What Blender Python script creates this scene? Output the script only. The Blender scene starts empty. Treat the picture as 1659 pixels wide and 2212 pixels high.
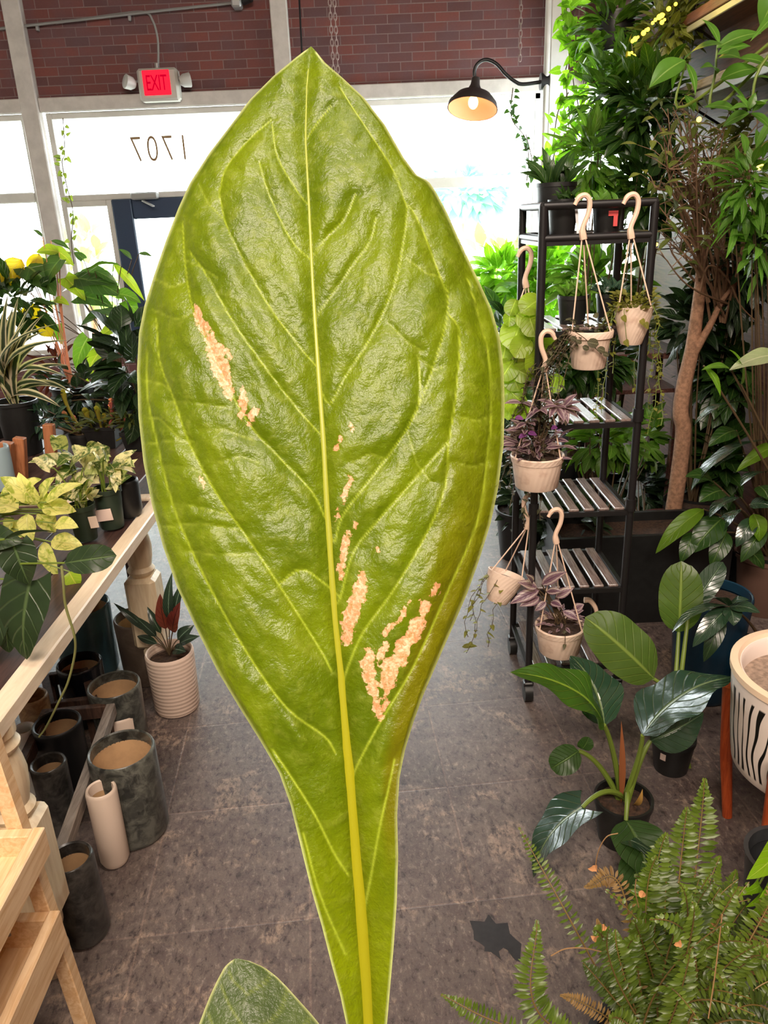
import bpy, math, random
import numpy as np
from mathutils import Vector, Matrix
random.seed(7)
R = random.random
def U(a, b): return a + (b - a) * random.random()
scene = bpy.context.scene
COL = scene.collection
# ------------------------------------------------------------------ camera
F = 1660.0; TH = math.radians(21); RO = math.radians(2.4); H = 1.65
_X = Vector((1, 0, 0)); FW = Vector((0, math.cos(TH), -math.sin(TH))); _U0 = Vector((0, math.sin(TH), math.cos(TH)))
RT = math.cos(RO) * _X - math.sin(RO) * _U0
UP = math.cos(RO) * _U0 + math.sin(RO) * _X
CAM = Vector((0, 0, H))
cd = bpy.data.cameras.new('camera'); cam = bpy.data.objects.new('camera', cd); COL.objects.link(cam)
cd.sensor_fit = 'VERTICAL'; cd.sensor_height = 24.0; cd.lens = 24.0 * F / 2212.0
cd.clip_start = 0.02; cd.clip_end = 200
cam.matrix_world = Matrix(((RT.x, UP.x, -FW.x, CAM.x), (RT.y, UP.y, -FW.y, CAM.y), (RT.z, UP.z, -FW.z, CAM.z), (0, 0, 0, 1)))
scene.camera = cam
def ray(px, py): return FW + RT * ((px - 829.5) / F) + UP * ((1106 - py) / F)
def at(px, py, y): d = ray(px, py); return CAM + d * (y / d.y)
def atz(px, py, z): d = ray(px, py); return CAM + d * ((z - H) / d.z)
def atx(px, py, x): d = ray(px, py); return CAM + d * (x / d.x)
def atd(px, py, dep): return CAM + ray(px, py) * dep
def depth(p): return (Vector(p) - CAM).dot(FW)
def msize(px, p): return px * depth(p) / F          # a pixel length as metres at the distance of p
# ------------------------------------------------------------------ materials
def lin(r, g, b):
    return tuple((c / 255 / 12.92 if c / 255 <= .04045 else ((c / 255 + .055) / 1.055) ** 2.4) for c in (r, g, b)) + (1.0,)
class NT:
    def __init__(s, name):
        s.m = bpy.data.materials.new(name); s.m.use_nodes = True; s.t = s.m.node_tree; s.t.nodes.clear()
        s.out = s.t.nodes.new('ShaderNodeOutputMaterial')
    def n(s, typ, ins=None, **kw):
        nd = s.t.nodes.new('ShaderNode' + typ)
        for k, v in kw.items(): setattr(nd, k, v)
        for k, v in (ins or {}).items(): s.put(nd.inputs[k], v)
        return nd
    def put(s, sock, v):
        if isinstance(v, bpy.types.NodeSocket): s.t.links.new(v, sock)
        else: sock.default_value = v
    def math(s, op, a, b=0.0, c=None, clamp=False):
        nd = s.n('Math', operation=op, use_clamp=clamp); s.put(nd.inputs[0], a); s.put(nd.inputs[1], b)
        if c is not None: s.put(nd.inputs[2], c)
        return nd.outputs[0]
    def mix(s, f, a, b, blend='MIX'):
        nd = s.n('Mix', data_type='RGBA', blend_type=blend); s.put(nd.inputs[0], f); s.put(nd.inputs[6], a); s.put(nd.inputs[7], b)
        return nd.outputs[2]
    def rng(s, v, a, b, c=0.0, d=1.0):
        nd = s.n('MapRange', interpolation_type='SMOOTHSTEP'); s.put(nd.inputs[0], v)
        for i, q in enumerate((a, b, c, d)): s.put(nd.inputs[1 + i], q)
        return nd.outputs[0]
    def noise(s, scale, vec=None, detail=3.0, rough=.55, out=0, dist=0.0):
        nd = s.n('TexNoise', {'Scale': scale, 'Detail': detail, 'Roughness': rough, 'Distortion': dist})
        if vec is not None: s.put(nd.inputs['Vector'], vec)
        return nd.outputs[out]
    def co(s, which='Object', scale=None):
        v = s.n('TexCoord').outputs[which]
        if scale is not None:
            mp = s.n('Mapping', {'Vector': v, 'Scale': scale}); v = mp.outputs[0]
        return v
    def bump(s, h, strength=.3, dist=.01):
        return s.n('Bump', {'Height': h, 'Strength': strength, 'Distance': dist}).outputs[0]
    def pri(s, **k):
        return s.n('BsdfPrincipled', {a.replace('_', ' '): b for a, b in k.items()})
    def done(s, sh):
        s.t.links.new(sh.outputs[0] if hasattr(sh, 'outputs') else sh, s.out.inputs[0]); return s.m
def plain(name, col, rough=.5, metal=0.0, nscale=None, namt=.25, bump=0.0, spec=.5, coat=0.0):
    t = NT(name); c = col
    kw = {}
    if nscale:
        v = t.co('Object'); nz = t.noise(nscale, v, 5, .6)
        c = t.mix(t.rng(nz, .3, .7), tuple(q * (1 - namt) for q in col[:3]) + (1,), tuple(min(1, q * (1 + namt)) for q in col[:3]) + (1,))
        if bump: kw['Normal'] = t.bump(nz, bump, .004)
    return t.done(t.pri(Base_Color=c, Roughness=rough, Metallic=metal, Specular_IOR_Level=spec, Coat_Weight=coat, Coat_Roughness=.1, **kw))
def leafmat(name, a, b, vein=None, trans=.3, rough=.38, N=6, var=None, vcol=None, tcol=None, bump=.5, vw=.10, spec=.5):
    """leaf surface: per-leaf tone, midrib and side veins from the UVs, optional variegation"""
    t = NT(name)
    uv = t.n('SeparateXYZ', {0: t.co('UV')}); u, v = uv.outputs[0], uv.outputs[1]
    du = t.math('ABSOLUTE', t.math('MULTIPLY_ADD', u, 2.0, -1.0))
    rnd = t.n('NewGeometry').outputs['Random Per Island']
    ob = t.co('Object')
    nz = t.noise(35, ob, 3)
    f = t.math('MULTIPLY_ADD', rnd, .7, t.math('MULTIPLY', nz, .4), clamp=True)
    col = t.mix(f, a, b)
    mid = t.rng(du, .02, vw, 1, 0)
    lat = t.math('FRACT', t.math('MULTIPLY', t.math('SUBTRACT', v, t.math('MULTIPLY', du, .28)), N))
    lat2 = t.math('ABSOLUTE', t.math('SUBTRACT', lat, .5))
    lat_m = t.rng(lat2, 0, .1, 1, 0)
    if var == 'stripe':
        m = t.rng(t.math('ABSOLUTE', t.math('SUBTRACT', du, .62)), .10, .2, 1, 0)
        col = t.mix(m, col, vcol)
    elif var == 'edge':
        col = t.mix(t.rng(t.math('ADD', du, t.math('MULTIPLY', nz, .3)), .55, .75), col, vcol)
    elif var == 'marble':
        nn = t.noise(28, t.co('Object', (1, 1, 1)), 5, .65, dist=1.2)
        col = t.mix(t.rng(t.math('ADD', nn, t.math('MULTIPLY', rnd, .22)), .5, .66), col, vcol)
    elif var == 'band':
        bm = t.math('MULTIPLY', t.rng(lat2, .12, .26, 1, 0), t.rng(du, .8, .3))
        col = t.mix(bm, col, vcol)
    vc = vein if vein else a
    col = t.mix(t.math('MULTIPLY', t.math('MAXIMUM', mid, t.math('MULTIPLY', lat_m, .45)), .8 if vein else 0), col, vc)
    h = t.math('MULTIPLY_ADD', t.math('MAXIMUM', mid, lat_m), -1.0, t.math('MULTIPLY', nz, .35))
    nrm = t.bump(h, bump, .003)
    p = t.pri(Base_Color=col, Roughness=rough, Normal=nrm, Specular_IOR_Level=spec)
    tc = tcol if tcol else None
    tcolr = t.mix(.5, col, tc) if tc else t.mix(1.0, col, (1.6, 1.8, .7, 1), 'MULTIPLY')
    tr = t.n('BsdfTranslucent', {'Color': tcolr})
    ms = t.n('MixShader', {0: trans, 1: p.outputs[0], 2: tr.outputs[0]})
    return t.done(ms)
# ------------------------------------------------------------------ mesh building
class MB:
    def __init__(s): s.v = []; s.f = []; s.uv = []
    def add(s, vs, fs, uvs=None):
        o = len(s.v); s.v += [tuple(p) for p in vs]
        s.uv += list(uvs) if uvs else [(0.5, 0.5)] * len(vs)
        s.f += [tuple(i + o for i in f) for f in fs]
    def box(s, c, d, rot=None, bev=0.0):
        c = Vector(c); hx, hy, hz = d[0] / 2, d[1] / 2, d[2] / 2
        b = min(bev, hx * .9, hy * .9, hz * .9)
        if b <= 0:
            vs = [Vector((x, y, z)) for x in (-hx, hx) for y in (-hy, hy) for z in (-hz, hz)]
            fs = [(0, 1, 3, 2), (4, 6, 7, 5), (0, 4, 5, 1), (2, 3, 7, 6), (0, 2, 6, 4), (1, 5, 7, 3)]
        else:
            vs = []; idx = {}
            for sx in (-1, 1):
                for sy in (-1, 1):
                    for sz in (-1, 1):
                        for ax in range(3):
                            e = [hx - b, hy - b, hz - b]; e[ax] += b
                            idx[sx, sy, sz, ax] = len(vs); vs.append(Vector((sx * e[0], sy * e[1], sz * e[2])))
            fs = []
            for ax in range(3):
                o1, o2 = [i for i in range(3) if i != ax]
                for sg in (-1, 1):
                    q = []
                    for s1, s2 in ((-1, -1), (1, -1), (1, 1), (-1, 1)):
                        k = [0, 0, 0]; k[ax] = sg; k[o1] = s1; k[o2] = s2; q.append(idx[k[0], k[1], k[2], ax])
                    fs.append(tuple(q))
            for ax in range(3):
                o1, o2 = [i for i in range(3) if i != ax]
                for s1 in (-1, 1):
                    for s2 in (-1, 1):
                        q = []
                        for sg, aa in ((-1, o1), (1, o1), (1, o2), (-1, o2)):
                            k = [0, 0, 0]; k[ax] = sg; k[o1] = s1; k[o2] = s2; q.append(idx[k[0], k[1], k[2], aa])
                        fs.append(tuple(q))
            for sx in (-1, 1):
                for sy in (-1, 1):
                    for sz in (-1, 1): fs.append(tuple(idx[sx, sy, sz, a] for a in range(3)))
        if rot is not None: vs = [rot @ v for v in vs]
        s.add([c + v for v in vs], fs); return s
    def beam(s, p, q, w, h, side=None, bev=0.0):
        """box from p to q, w across, h the other way"""
        p, q = Vector(p), Vector(q); d = q - p; L = d.length; d.normalize()
        sd = Vector(side) if side else (Vector((0, 0, 1)).cross(d) if abs(d.z) < .95 else Vector((1, 0, 0)))
        sd = (sd - d * sd.dot(d)).normalized(); n = d.cross(sd)
        m = Matrix((sd, d, n)).transposed()
        return s.box((p + q) / 2, (w, L, h), m, bev)
    def tube(s, pts, rad, n=8, cap=True):
        pts = [Vector(p) for p in pts]; k = len(pts)
        rs = [rad] * k if isinstance(rad, (int, float)) else list(rad)
        if len(rs) == 2 and k > 2: rs = [rs[0] + (rs[1] - rs[0]) * i / (k - 1) for i in range(k)]
        t0 = (pts[1] - pts[0]).normalized()
        a = t0.orthogonal().normalized(); vs = []; uvs = []
        for i in range(k):
            t = (pts[min(i + 1, k - 1)] - pts[max(i - 1, 0)]).normalized()
            a = (a - t * a.dot(t)); a = a.normalized() if a.length > 1e-6 else t.orthogonal().normalized()
            b = t.cross(a)
            for j in range(n):
                th = 2 * math.pi * j / n
                vs.append(pts[i] + (a * math.cos(th) + b * math.sin(th)) * rs[i]); uvs.append((j / n, i / max(1, k - 1)))
        fs = [(i * n + j, i * n + (j + 1) % n, (i + 1) * n + (j + 1) % n, (i + 1) * n + j) for i in range(k - 1) for j in range(n)]
        if cap: fs += [tuple(range(n))[::-1], tuple((k - 1) * n + j for j in range(n))]
        s.add(vs, fs, uvs); return s
    def lathe(s, prof, c, n=40, axis=None, sq=None):
        """prof: (radius, height) pairs, sq: indices drawn square instead of round"""
        c = Vector(c); vs = []; uvs = []; k = len(prof)
        for i, (r, h) in enumerate(prof):
            for j in range(n):
                th = 2 * math.pi * (j + .5) / n
                x, y = math.cos(th), math.sin(th)
                if sq and i in sq:
                    m = max(abs(x), abs(y)); x, y = x / m, y / m
                vs.append(Vector((r * x, r * y, h))); uvs.append((j / n, i / max(1, k - 1)))
        fs = [(i * n + j, i * n + (j + 1) % n, (i + 1) * n + (j + 1) % n, (i + 1) * n + j) for i in range(k - 1) for j in range(n)]
        if axis is not None:
            q = Vector((0, 0, 1)).rotation_difference(Vector(axis)); vs = [q @ v for v in vs]
        s.add([c + v for v in vs], fs, uvs); return s
    def leaf(s, base, tip, w, nrm=(0, 0, 1), arch=.12, fold=.15, prof='ovate', nl=7, nw=4, lobe=0.0, wave=0.0, twist=0.0):
        base, tip = Vector(base), Vector(tip); L = (tip - base).length
        d = (tip - base).normalized(); n = Vector(nrm); n = n - d * n.dot(d)
        n = n.normalized() if n.length > 1e-5 else d.orthogonal().normalized()
        ctrl = (base + tip) / 2 + n * arch * L * 2
        vs = []; uvs = []
        ph = R() * 6
        for i in range(nl + 1):
            t = i / nl
            p = base * (1 - t) ** 2 + ctrl * 2 * t * (1 - t) + tip * t * t
            tg = ((ctrl - base) * (1 - t) + (tip - ctrl) * t).normalized()
            sd = tg.cross(n).normalized(); nn = sd.cross(tg)
            if twist: q = Matrix.Rotation(twist * t, 3, tg); sd = q @ sd; nn = q @ nn
            hw = w / 2 * PROF[prof](t)
            for j in range(nw + 1):
                u = -1 + 2 * j / nw
                pt = p + sd * (u * hw) + nn * (abs(u) * hw * fold)
                if lobe: pt = pt - tg * (lobe * L * abs(u) ** 1.5 * max(0, 1 - t * 2.2) ** 2)
                if wave: pt = pt + nn * (wave * hw * math.sin(ph + t * 14) * abs(u))
                vs.append(pt); uvs.append((j / nw, t))
        m = nw + 1
        fs = [(i * m + j, i * m + j + 1, (i + 1) * m + j + 1, (i + 1) * m + j) for i in range(nl) for j in range(nw)]
        s.add(vs, fs, uvs); return s
    def sphere(s, c, r, n=12, sc=(1, 1, 1)):
        prof = [(max(1e-4, math.sin(math.pi * i / n)), -math.cos(math.pi * i / n)) for i in range(n + 1)]
        o = len(s.v); s.lathe(prof, (0, 0, 0), n * 2)
        for i in range(o, len(s.v)):
            x, y, z = s.v[i]; s.v[i] = (c[0] + x * r * sc[0], c[1] + y * r * sc[1], c[2] + z * r * sc[2])
        return s
    def build(s, name, mat, parent=None, smooth=True, attrs=None):
        off = Vector((0, 0, 0))
        if parent is not None:
            top = parent
            while top.parent: top = top.parent
            off = top.location
        me = bpy.data.meshes.new(name)
        me.from_pydata([(p[0] - off[0], p[1] - off[1], p[2] - off[2]) for p in s.v], [], s.f)
        uvl = me.uv_layers.new(name='UVMap')
        li = np.empty(len(me.loops), dtype=np.int32); me.loops.foreach_get('vertex_index', li)
        uvl.data.foreach_set('uv', np.array(s.uv, dtype=np.float32)[li].ravel())
        for k, arr in (attrs or {}).items():
            at_ = me.attributes.new(k, 'FLOAT', 'POINT'); at_.data.foreach_set('value', np.asarray(arr, dtype=np.float32))
        me.materials.append(mat)
        if smooth:
            me.polygons.foreach_set('use_smooth', [True] * len(me.polygons))
            if smooth != 'all' and hasattr(me, 'set_sharp_from_angle'): me.set_sharp_from_angle(angle=math.radians(40))
        me.update()
        o = bpy.data.objects.new(name, me); COL.objects.link(o)
        if parent is not None: o.parent = parent
        return o
PROF = {
    'ovate': lambda t: max(0.0, math.sin(math.pi * min(1, t ** .72))) ** .85 + (0.02 if t < 1 else 0),
    'lance': lambda t: max(0.0, math.sin(math.pi * min(1, t ** .8))) ** 1.1 + (0.03 if t < 1 else 0),
    'heart': lambda t: (1 - t) ** .75 * (1 - .42 * (1 - t) ** 6) * 1.18 if t < 1 else 0.0,
    'strap': lambda t: (0.55 + .45 * math.sin(math.pi * min(1, t * 1.25) * .8)) * (1 - t ** 4),
    'round': lambda t: max(0.0, 1 - (2 * t - 1) ** 2) ** .5,
    'oblong': lambda t: max(0.0, 1 - abs(2 * t - 1) ** 2.6) ** .62,
    'spat': lambda t: max(0.0, math.sin(math.pi * min(1, t ** 1.3))) ** .8,
}
def bez(p, q, bow=(0, 0, 0), n=10):
    p, q, b = Vector(p), Vector(q), Vector(bow)
    c = (p + q) / 2 + b * 2
    return [p * (1 - t) ** 2 + c * 2 * t * (1 - t) + q * t * t for t in [i / n for i in range(n + 1)]]
def poly(pts, n=6):
    """smooth curve through points (Catmull-Rom)"""
    P = [Vector(p) for p in pts]; P = [P[0] * 2 - P[1]] + P + [P[-1] * 2 - P[-2]]; out = []
    for i in range(1, len(P) - 2):
        for k in range(n):
            t = k / n; a, b, c, d = P[i - 1:i + 3]
            out.append(.5 * ((2 * b) + (c - a) * t + (2 * a - 5 * b + 4 * c - d) * t * t + (3 * b - a - 3 * c + d) * t ** 3))
    out.append(P[-2]); return out
def tag(o, label, cat, group=None, kind=None):
    o['label'] = label; o['category'] = cat
    if group: o['group'] = group
    if kind: o['kind'] = kind
    return o
def thing(name, label, cat, loc, group=None):
    o = bpy.data.objects.new(name, None); COL.objects.link(o); o.location = Vector(loc); o.empty_display_size = .05
    return tag(o, label, cat, group)
def struct(name, mb, mat, smooth=False):
    o = mb.build(name, mat, None, smooth); o['kind'] = 'structure'; return o
# ------------------------------------------------------------------ plain materials
WHITEP = plain('white_paint', lin(205, 204, 198), .45, nscale=6, namt=.06)
GREYCOL = plain('column_paint', lin(196, 190, 184), .55, nscale=8, namt=.1)
BLACKM = plain('black_metal', lin(22, 21, 22), .4)
BLACKP = plain('black_plastic', lin(24, 25, 25), .42, nscale=30, namt=.2)
CHAR = plain('charcoal_plastic', lin(46, 48, 50), .35, nscale=30, namt=.15)
GREENP = plain('dark_green_plastic', lin(40, 54, 42), .45)
SOIL = plain('soil', lin(58, 40, 28), .95, nscale=90, namt=.6, bump=1.0)
BARK = plain('tree_bark', lin(158, 120, 94), .8, nscale=60, namt=.3, bump=.5)
TWIG = plain('twig_bark', lin(120, 92, 68), .8)
GSTEM = plain('green_stem', lin(104, 124, 44), .5)
DSTEM = plain('dark_stem', lin(78, 62, 40), .6)
PSTEM = plain('salmon_stem', lin(222, 150, 118), .5)
CREAMPL = plain('cream_plastic', lin(228, 205, 184), .45)
HOOKPL = plain('hook_plastic', lin(226, 196, 172), .5)
BLUEP = plain('dark_blue_paint', lin(38, 56, 82), .4)
LABEL = plain('pale_label', lin(228, 204, 192), .6)
TERRIN = plain('bare_clay', lin(196, 160, 118), .85, nscale=14, namt=.12)
METALG = plain('galvanised_metal', lin(150, 150, 148), .4, .3)
def wood(name, a, b, scale=(4, 4, 60), rough=.55, ring=6, bump=.15):
    t = NT(name); v = t.co('Object', scale)
    nz = t.noise(ring, v, 5, .6, dist=.6)
    c = t.mix(t.rng(nz, .32, .68), a, b)
    return t.done(t.pri(Base_Color=c, Roughness=rough, Normal=t.bump(nz, bump, .003)))
PINE = wood('raw_pine', lin(214, 172, 124), lin(236, 204, 162), (14, 1.4, 14), .6)
CREAMW = wood('cream_wood', lin(226, 204, 174), lin(240, 222, 196), (10, 1.2, 10), .5)
CREAMT = wood('cream_turned_wood', lin(216, 194, 158), lin(234, 216, 184), (10, 10, 1.2), .45)
DARKW = wood('dark_table_wood', lin(52, 34, 30), lin(84, 58, 50), (14, 1.6, 14), .5)
GREYW = wood('weathered_grey_wood', lin(122, 112, 104), lin(156, 146, 136), (20, 2, 20), .75)
CRATEW = wood('dark_crate_wood', lin(58, 40, 32), lin(92, 66, 52), (12, 12, 2), .7)
SLATW = wood('rack_slat_wood', lin(100, 84, 78), lin(138, 122, 116), (30, 2, 30), .22, bump=.05)
REDW = wood('red_brown_plank', lin(66, 38, 32), lin(104, 66, 56), (16, 1, 16), .55)
ORANGEW = wood('orange_teak_leg', lin(150, 58, 22), lin(186, 84, 38), (20, 20, 2), .4)
STAKEW = wood('copper_wood', lin(150, 92, 56), lin(182, 120, 80), (12, 12, 2), .55)
def brick():
    t = NT('brick')
    s = t.n('SeparateXYZ', {0: t.co('Object')})
    v = t.n('CombineXYZ', {0: s.outputs[0], 1: s.outputs[2]}).outputs[0]
    b = t.n('TexBrick', {'Vector': v, 'Scale': 1.0, 'Mortar Size': .004, 'Mortar Smooth': .2, 'Bias': 0.0, 'Brick Width': .2, 'Row Height': .07,
                         'Color1': lin(134, 76, 68), 'Color2': lin(102, 68, 68), 'Mortar': lin(140, 120, 116)})
    b.offset = .5
    nz = t.noise(3.3, v, 2); n2 = t.noise(60, v, 4)
    c = t.mix(t.rng(nz, .35, .7), b.outputs[0], t.mix(.5, b.outputs[0], lin(104, 86, 92)))
    c = t.mix(t.math('MULTIPLY', n2, .35), c, lin(70, 50, 52))
    h = t.math('MULTIPLY_ADD', b.outputs[1], -1.0, t.math('MULTIPLY', n2, .3))
    return t.done(t.pri(Base_Color=c, Roughness=.85, Normal=t.bump(h, .5, .006)))
BRICK = brick()
def floor_mat():
    t = NT('stained_concrete_tile'); ob = t.co('Object')
    b = t.n('TexBrick', {'Vector': ob, 'Scale': 1.0, 'Mortar Size': .0034, 'Mortar Smooth': .3, 'Brick Width': .425, 'Row Height': .425,
                         'Color1': (1, 1, 1, 1), 'Color2': (.86, .86, .86, 1), 'Mortar': (1.3, 1.25, 1.2, 1)})
    b.offset = 0.0
    n1 = t.noise(2.2, ob, 6, .62, dist=.4); n2 = t.noise(16, ob, 8, .72, dist=.5); n3 = t.noise(160, ob, 4, .7); n4 = t.noise(5.5, ob, 8, .7, dist=.8)
    n5 = t.noise(60, t.co('Object', (1, .55, 1)), 6, .75, dist=.3)
    c = t.mix(t.rng(n1, .3, .7), lin(94, 82, 78), lin(114, 102, 96))
    c = t.mix(t.math('MULTIPLY', t.rng(n2, .45, .62), .5), c, lin(80, 66, 66))
    c = t.mix(t.math('MULTIPLY', t.math('MULTIPLY', t.rng(n4, .52, .64), t.rng(n5, .42, .6)), .75), c, lin(168, 146, 126))
    c = t.mix(t.math('MULTIPLY', t.rng(n5, .53, .68), .75), c, lin(148, 134, 124))
    c = t.mix(t.math('MULTIPLY', t.rng(n5, .49, .33), .85), c, lin(48, 41, 42))
    c = t.mix(t.math('MULTIPLY', t.rng(n3, .55, .75), .4), c, lin(160, 148, 138))
    c = t.mix(1.0, c, b.outputs[0], 'MULTIPLY')
    rg = t.math('MULTIPLY_ADD', t.math('ADD', n2, n5), .24, .2)
    h = t.math('MULTIPLY_ADD', b.outputs[1], -.6, t.math('MULTIPLY_ADD', n5, .7, t.math('MULTIPLY', n2, .8)))
    return t.done(t.pri(Base_Color=c, Roughness=rg, Normal=t.bump(h, .35, .004)))
def glassmat():
    t = NT('window_glass')
    tr = t.n('BsdfTransparent', {0: (.97, .985, .98, 1)}); gl = t.n('BsdfGlossy', {0: (1, 1, 1, 1), 1: .02})
    lw = t.n('LayerWeight', {0: .12})
    return t.done(t.n('MixShader', {0: t.math('MULTIPLY', lw.outputs[0], .6), 1: tr.outputs[0], 2: gl.outputs[0]}))
GLASS = glassmat()
def emit(name, col, st):
    t = NT(name); return t.done(t.n('Emission', {0: col, 1: st}))
# ------------------------------------------------------------------ room shell
YW = 7.45
fl = MB().box((-.9, 2.2, -.05), (9.0, 11.0, .1))
floor = fl.build('floor', floor_mat(), None, False); floor['kind'] = 'structure'
floor.rotation_euler.z = math.radians(4.5); floor.location = (-.13, .18, 0)
XR = 1.85
struct('ceiling', MB().box((-1.3, 2.3, 4.27), (6.6, 10.8, .1)), plain('ceiling_paint', lin(120, 112, 106), .8))
struct('wall_left', MB().box((-4.65, 2.2, 2.1), (.1, 10.6, 4.24)), WHITEP)
struct('wall_back', MB().box((-1.3, -3.05, 2.1), (6.6, .1, 4.24)), plain('back_wall_paint', lin(150, 142, 132), .8))
wr = MB(); wr.box((XR + .05, 1.33, 2.1), (.1, 8.66, 4.24)); wr.box((XR + .05, 6.555, 3.43), (.1, 1.79, 1.58)); wr.box((XR + .05, 6.555, .27), (.1, 1.79, .54))
struct('wall_right', wr, REDW)
wf = MB()
wf.box((-1.35, YW + .12, 3.45), (6.5, .24, 1.54)); wf.box((-1.35, YW + .12, .27), (6.5, .24, .54))
struct('wall_front', wf, BRICK)
def X(px, py, y=YW): return at(px, py, y).x
xc1a, xc1b = X(50, 228), X(88, 228)
xc2a, xc2b = X(584, 10), X(621, 10)
tr_ = MB().box(((xc1a + xc1b) / 2, YW - .03, 2.1), (xc1b - xc1a, .1, 4.2), bev=.008); struct('trim_1', tr_, GREYCOL)
tr_ = MB().box(((xc2a + xc2b) / 2, YW - .03, 2.1), (xc2b - xc2a, .1, 4.2), bev=.008); struct('trim_2', tr_, GREYCOL)
zh = at(760, 188, YW).z
tr_ = MB().box(((xc1b + xc2a) / 2, YW - .02, zh - .045), (xc2a - xc1b - .002, .07, .11), bev=.006); struct('trim_3', tr_, GREYCOL)
tr_ = MB().box(((xc2b + XR - .01) / 2, YW - .02, zh - .045), (XR - .01 - xc2b - .002, .07, .11), bev=.006); struct('trim_4', tr_, GREYCOL)
tr_ = MB().box(((-4.55 + xc1a) / 2, YW - .02, zh - .045), (xc1a + 4.55, .07, .11), bev=.006); struct('trim_5', tr_, GREYCOL)
zr = at(131, 424, YW).z
ZB = .54
def window(nm, x0, x1, z0, z1, rail=None, mull=()):
    m = MB(); fw = .05
    for xx in (x0 + fw / 2, x1 - fw / 2): m.box((xx, YW + .06, (z0 + z1) / 2), (fw, .1, z1 - z0), bev=.005)
    m.box(((x0 + x1) / 2, YW + .06, z1 - fw / 2), (x1 - x0 - 2 * fw, .1, fw), bev=.005)
    m.box(((x0 + x1) / 2, YW + .06, z0 + fw / 2), (x1 - x0 - 2 * fw, .1, fw), bev=.005)
    if rail: m.box(((x0 + x1) / 2, YW + .05, rail), (x1 - x0 - 2 * fw, .12, .085), bev=.008)
    for xx, za, zb in mull: m.box((xx, YW + .06, (za + zb) / 2), (.05, .1, zb - za), bev=.005)
    o = struct(nm, m, WHITEP)
    g = MB().box(((x0 + x1) / 2, YW + .07, (z0 + z1) / 2), (x1 - x0 - .02, .006, z1 - z0 - .02)); p = g.build('pane', GLASS, o, False); p['kind'] = 'structure'
    return o
xdL = X(247, 480); xdR = xdL + 1.02
w1 = window('window_1', -4.55, xc1a, ZB, zh - .1, zr)
w2 = window('window_2', xc1b + .02, xc2a, zr - .045, zh - .1)
w2b = window('window_3', xc1b + .02, xdL, ZB, zr - .045)
w2c = window('window_4', xdR, xc2a, ZB, zr - .045)
w3 = window('window_5', xc2b, XR - .02, ZB, zh - .1, zr - .02, [(X(1160, 300), ZB, zh - .1)])
m = MB()
for yy in (5.69, 6.5, 7.42): m.box((XR + .05, yy, 1.59), (.08, .05, 2.1), bev=.004)
for zz in (.57, zr - .02, 2.61): m.box((XR + .05, 6.555, zz), (.08, 1.68, .05), bev=.004)
w6 = struct('window_6', m, WHITEP)
p = MB().box((XR + .06, 6.555, 1.59), (.006, 1.7, 2.0)).build('pane', GLASS, w6, False); p['kind'] = 'structure'
# left jamb beside the first column
# door
dm = MB()
zt = zr - .045
for xx in (xdL + .09, xdR - .09): dm.box((xx, YW + .05, zt / 2), (.18, .12, zt), bev=.01)
dm.box(((xdL + xdR) / 2, YW + .05, zt - .085), (xdR - xdL - .36, .12, .17), bev=.01)
dm.box(((xdL + xdR) / 2, YW + .05, .14), (xdR - xdL - .36, .12, .28), bev=.01)
door = struct('door_1', dm, BLUEP)
p = MB().box(((xdL + xdR) / 2, YW + .06, zt / 2), (xdR - xdL - .34, .008, zt - .3)).build('pane', GLASS, door, False); p['kind'] = 'structure'
c0 = at(313, 423, YW - .05)
cl = MB().box(c0, (.24, .07, .06), bev=.012).build('door_closer', METALG, door, 'x'); cl['kind'] = 'structure'
q = MB().beam(c0 + Vector((-.02, -.02, -.04)), c0 + Vector((.09, -.1, -.09)), .025, .012).build('door_closer_arm', METALG, door); q['kind'] = 'structure'
q = MB().tube([(xdR - .09, YW - .06, .85), (xdR - .09, YW - .06, 1.2)], .014).build('door_handle', METALG, door); q['kind'] = 'structure'
# house number on the transom glass, read from the street
fc = bpy.data.curves.new('house_number', 'FONT'); fc.body = '1707'; fc.size = .30; fc.space_character = 1.25; fc.extrude = .001; fc.offset = -.003
fo = bpy.data.objects.new('house_number_text', fc); COL.objects.link(fo)
me = bpy.data.meshes.new_from_object(fo); bpy.data.objects.remove(fo)
me.materials.clear(); me.materials.append(plain('decal_vinyl', lin(150, 118, 84), .6))
hn = bpy.data.objects.new('house_number', me); COL.objects.link(hn); hn.parent = w2; hn['kind'] = 'structure'
a = at(414, 345, YW + .08)
hn.rotation_euler = (math.pi / 2, 0, math.pi); hn.location = (a.x, YW + .078, a.z); hn.scale = (.74, 1, 1)
# corner column, pipe and white plaster return on the right
yc = 6.55
xa = X(1187, 180, yc); xb = X(1226, 180, yc)
struct('trim_6', MB().box(((xa + xb) / 2, yc + .1, 2.1), (xb - xa, .2, 4.2), bev=.006), WHITEP)
pp = MB().tube([(xa - .02, yc + .02, .02), (xa - .02, yc + .02, 4.2)], .024, 12); struct('trim_7', pp, WHITEP, True)
# ------------------------------------------------------------------ outside
struct('exterior_pavement', MB().box((0, 20, -.12), (60, 24.6, .1)), plain('pavement', lin(214, 212, 206), .9))
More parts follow.
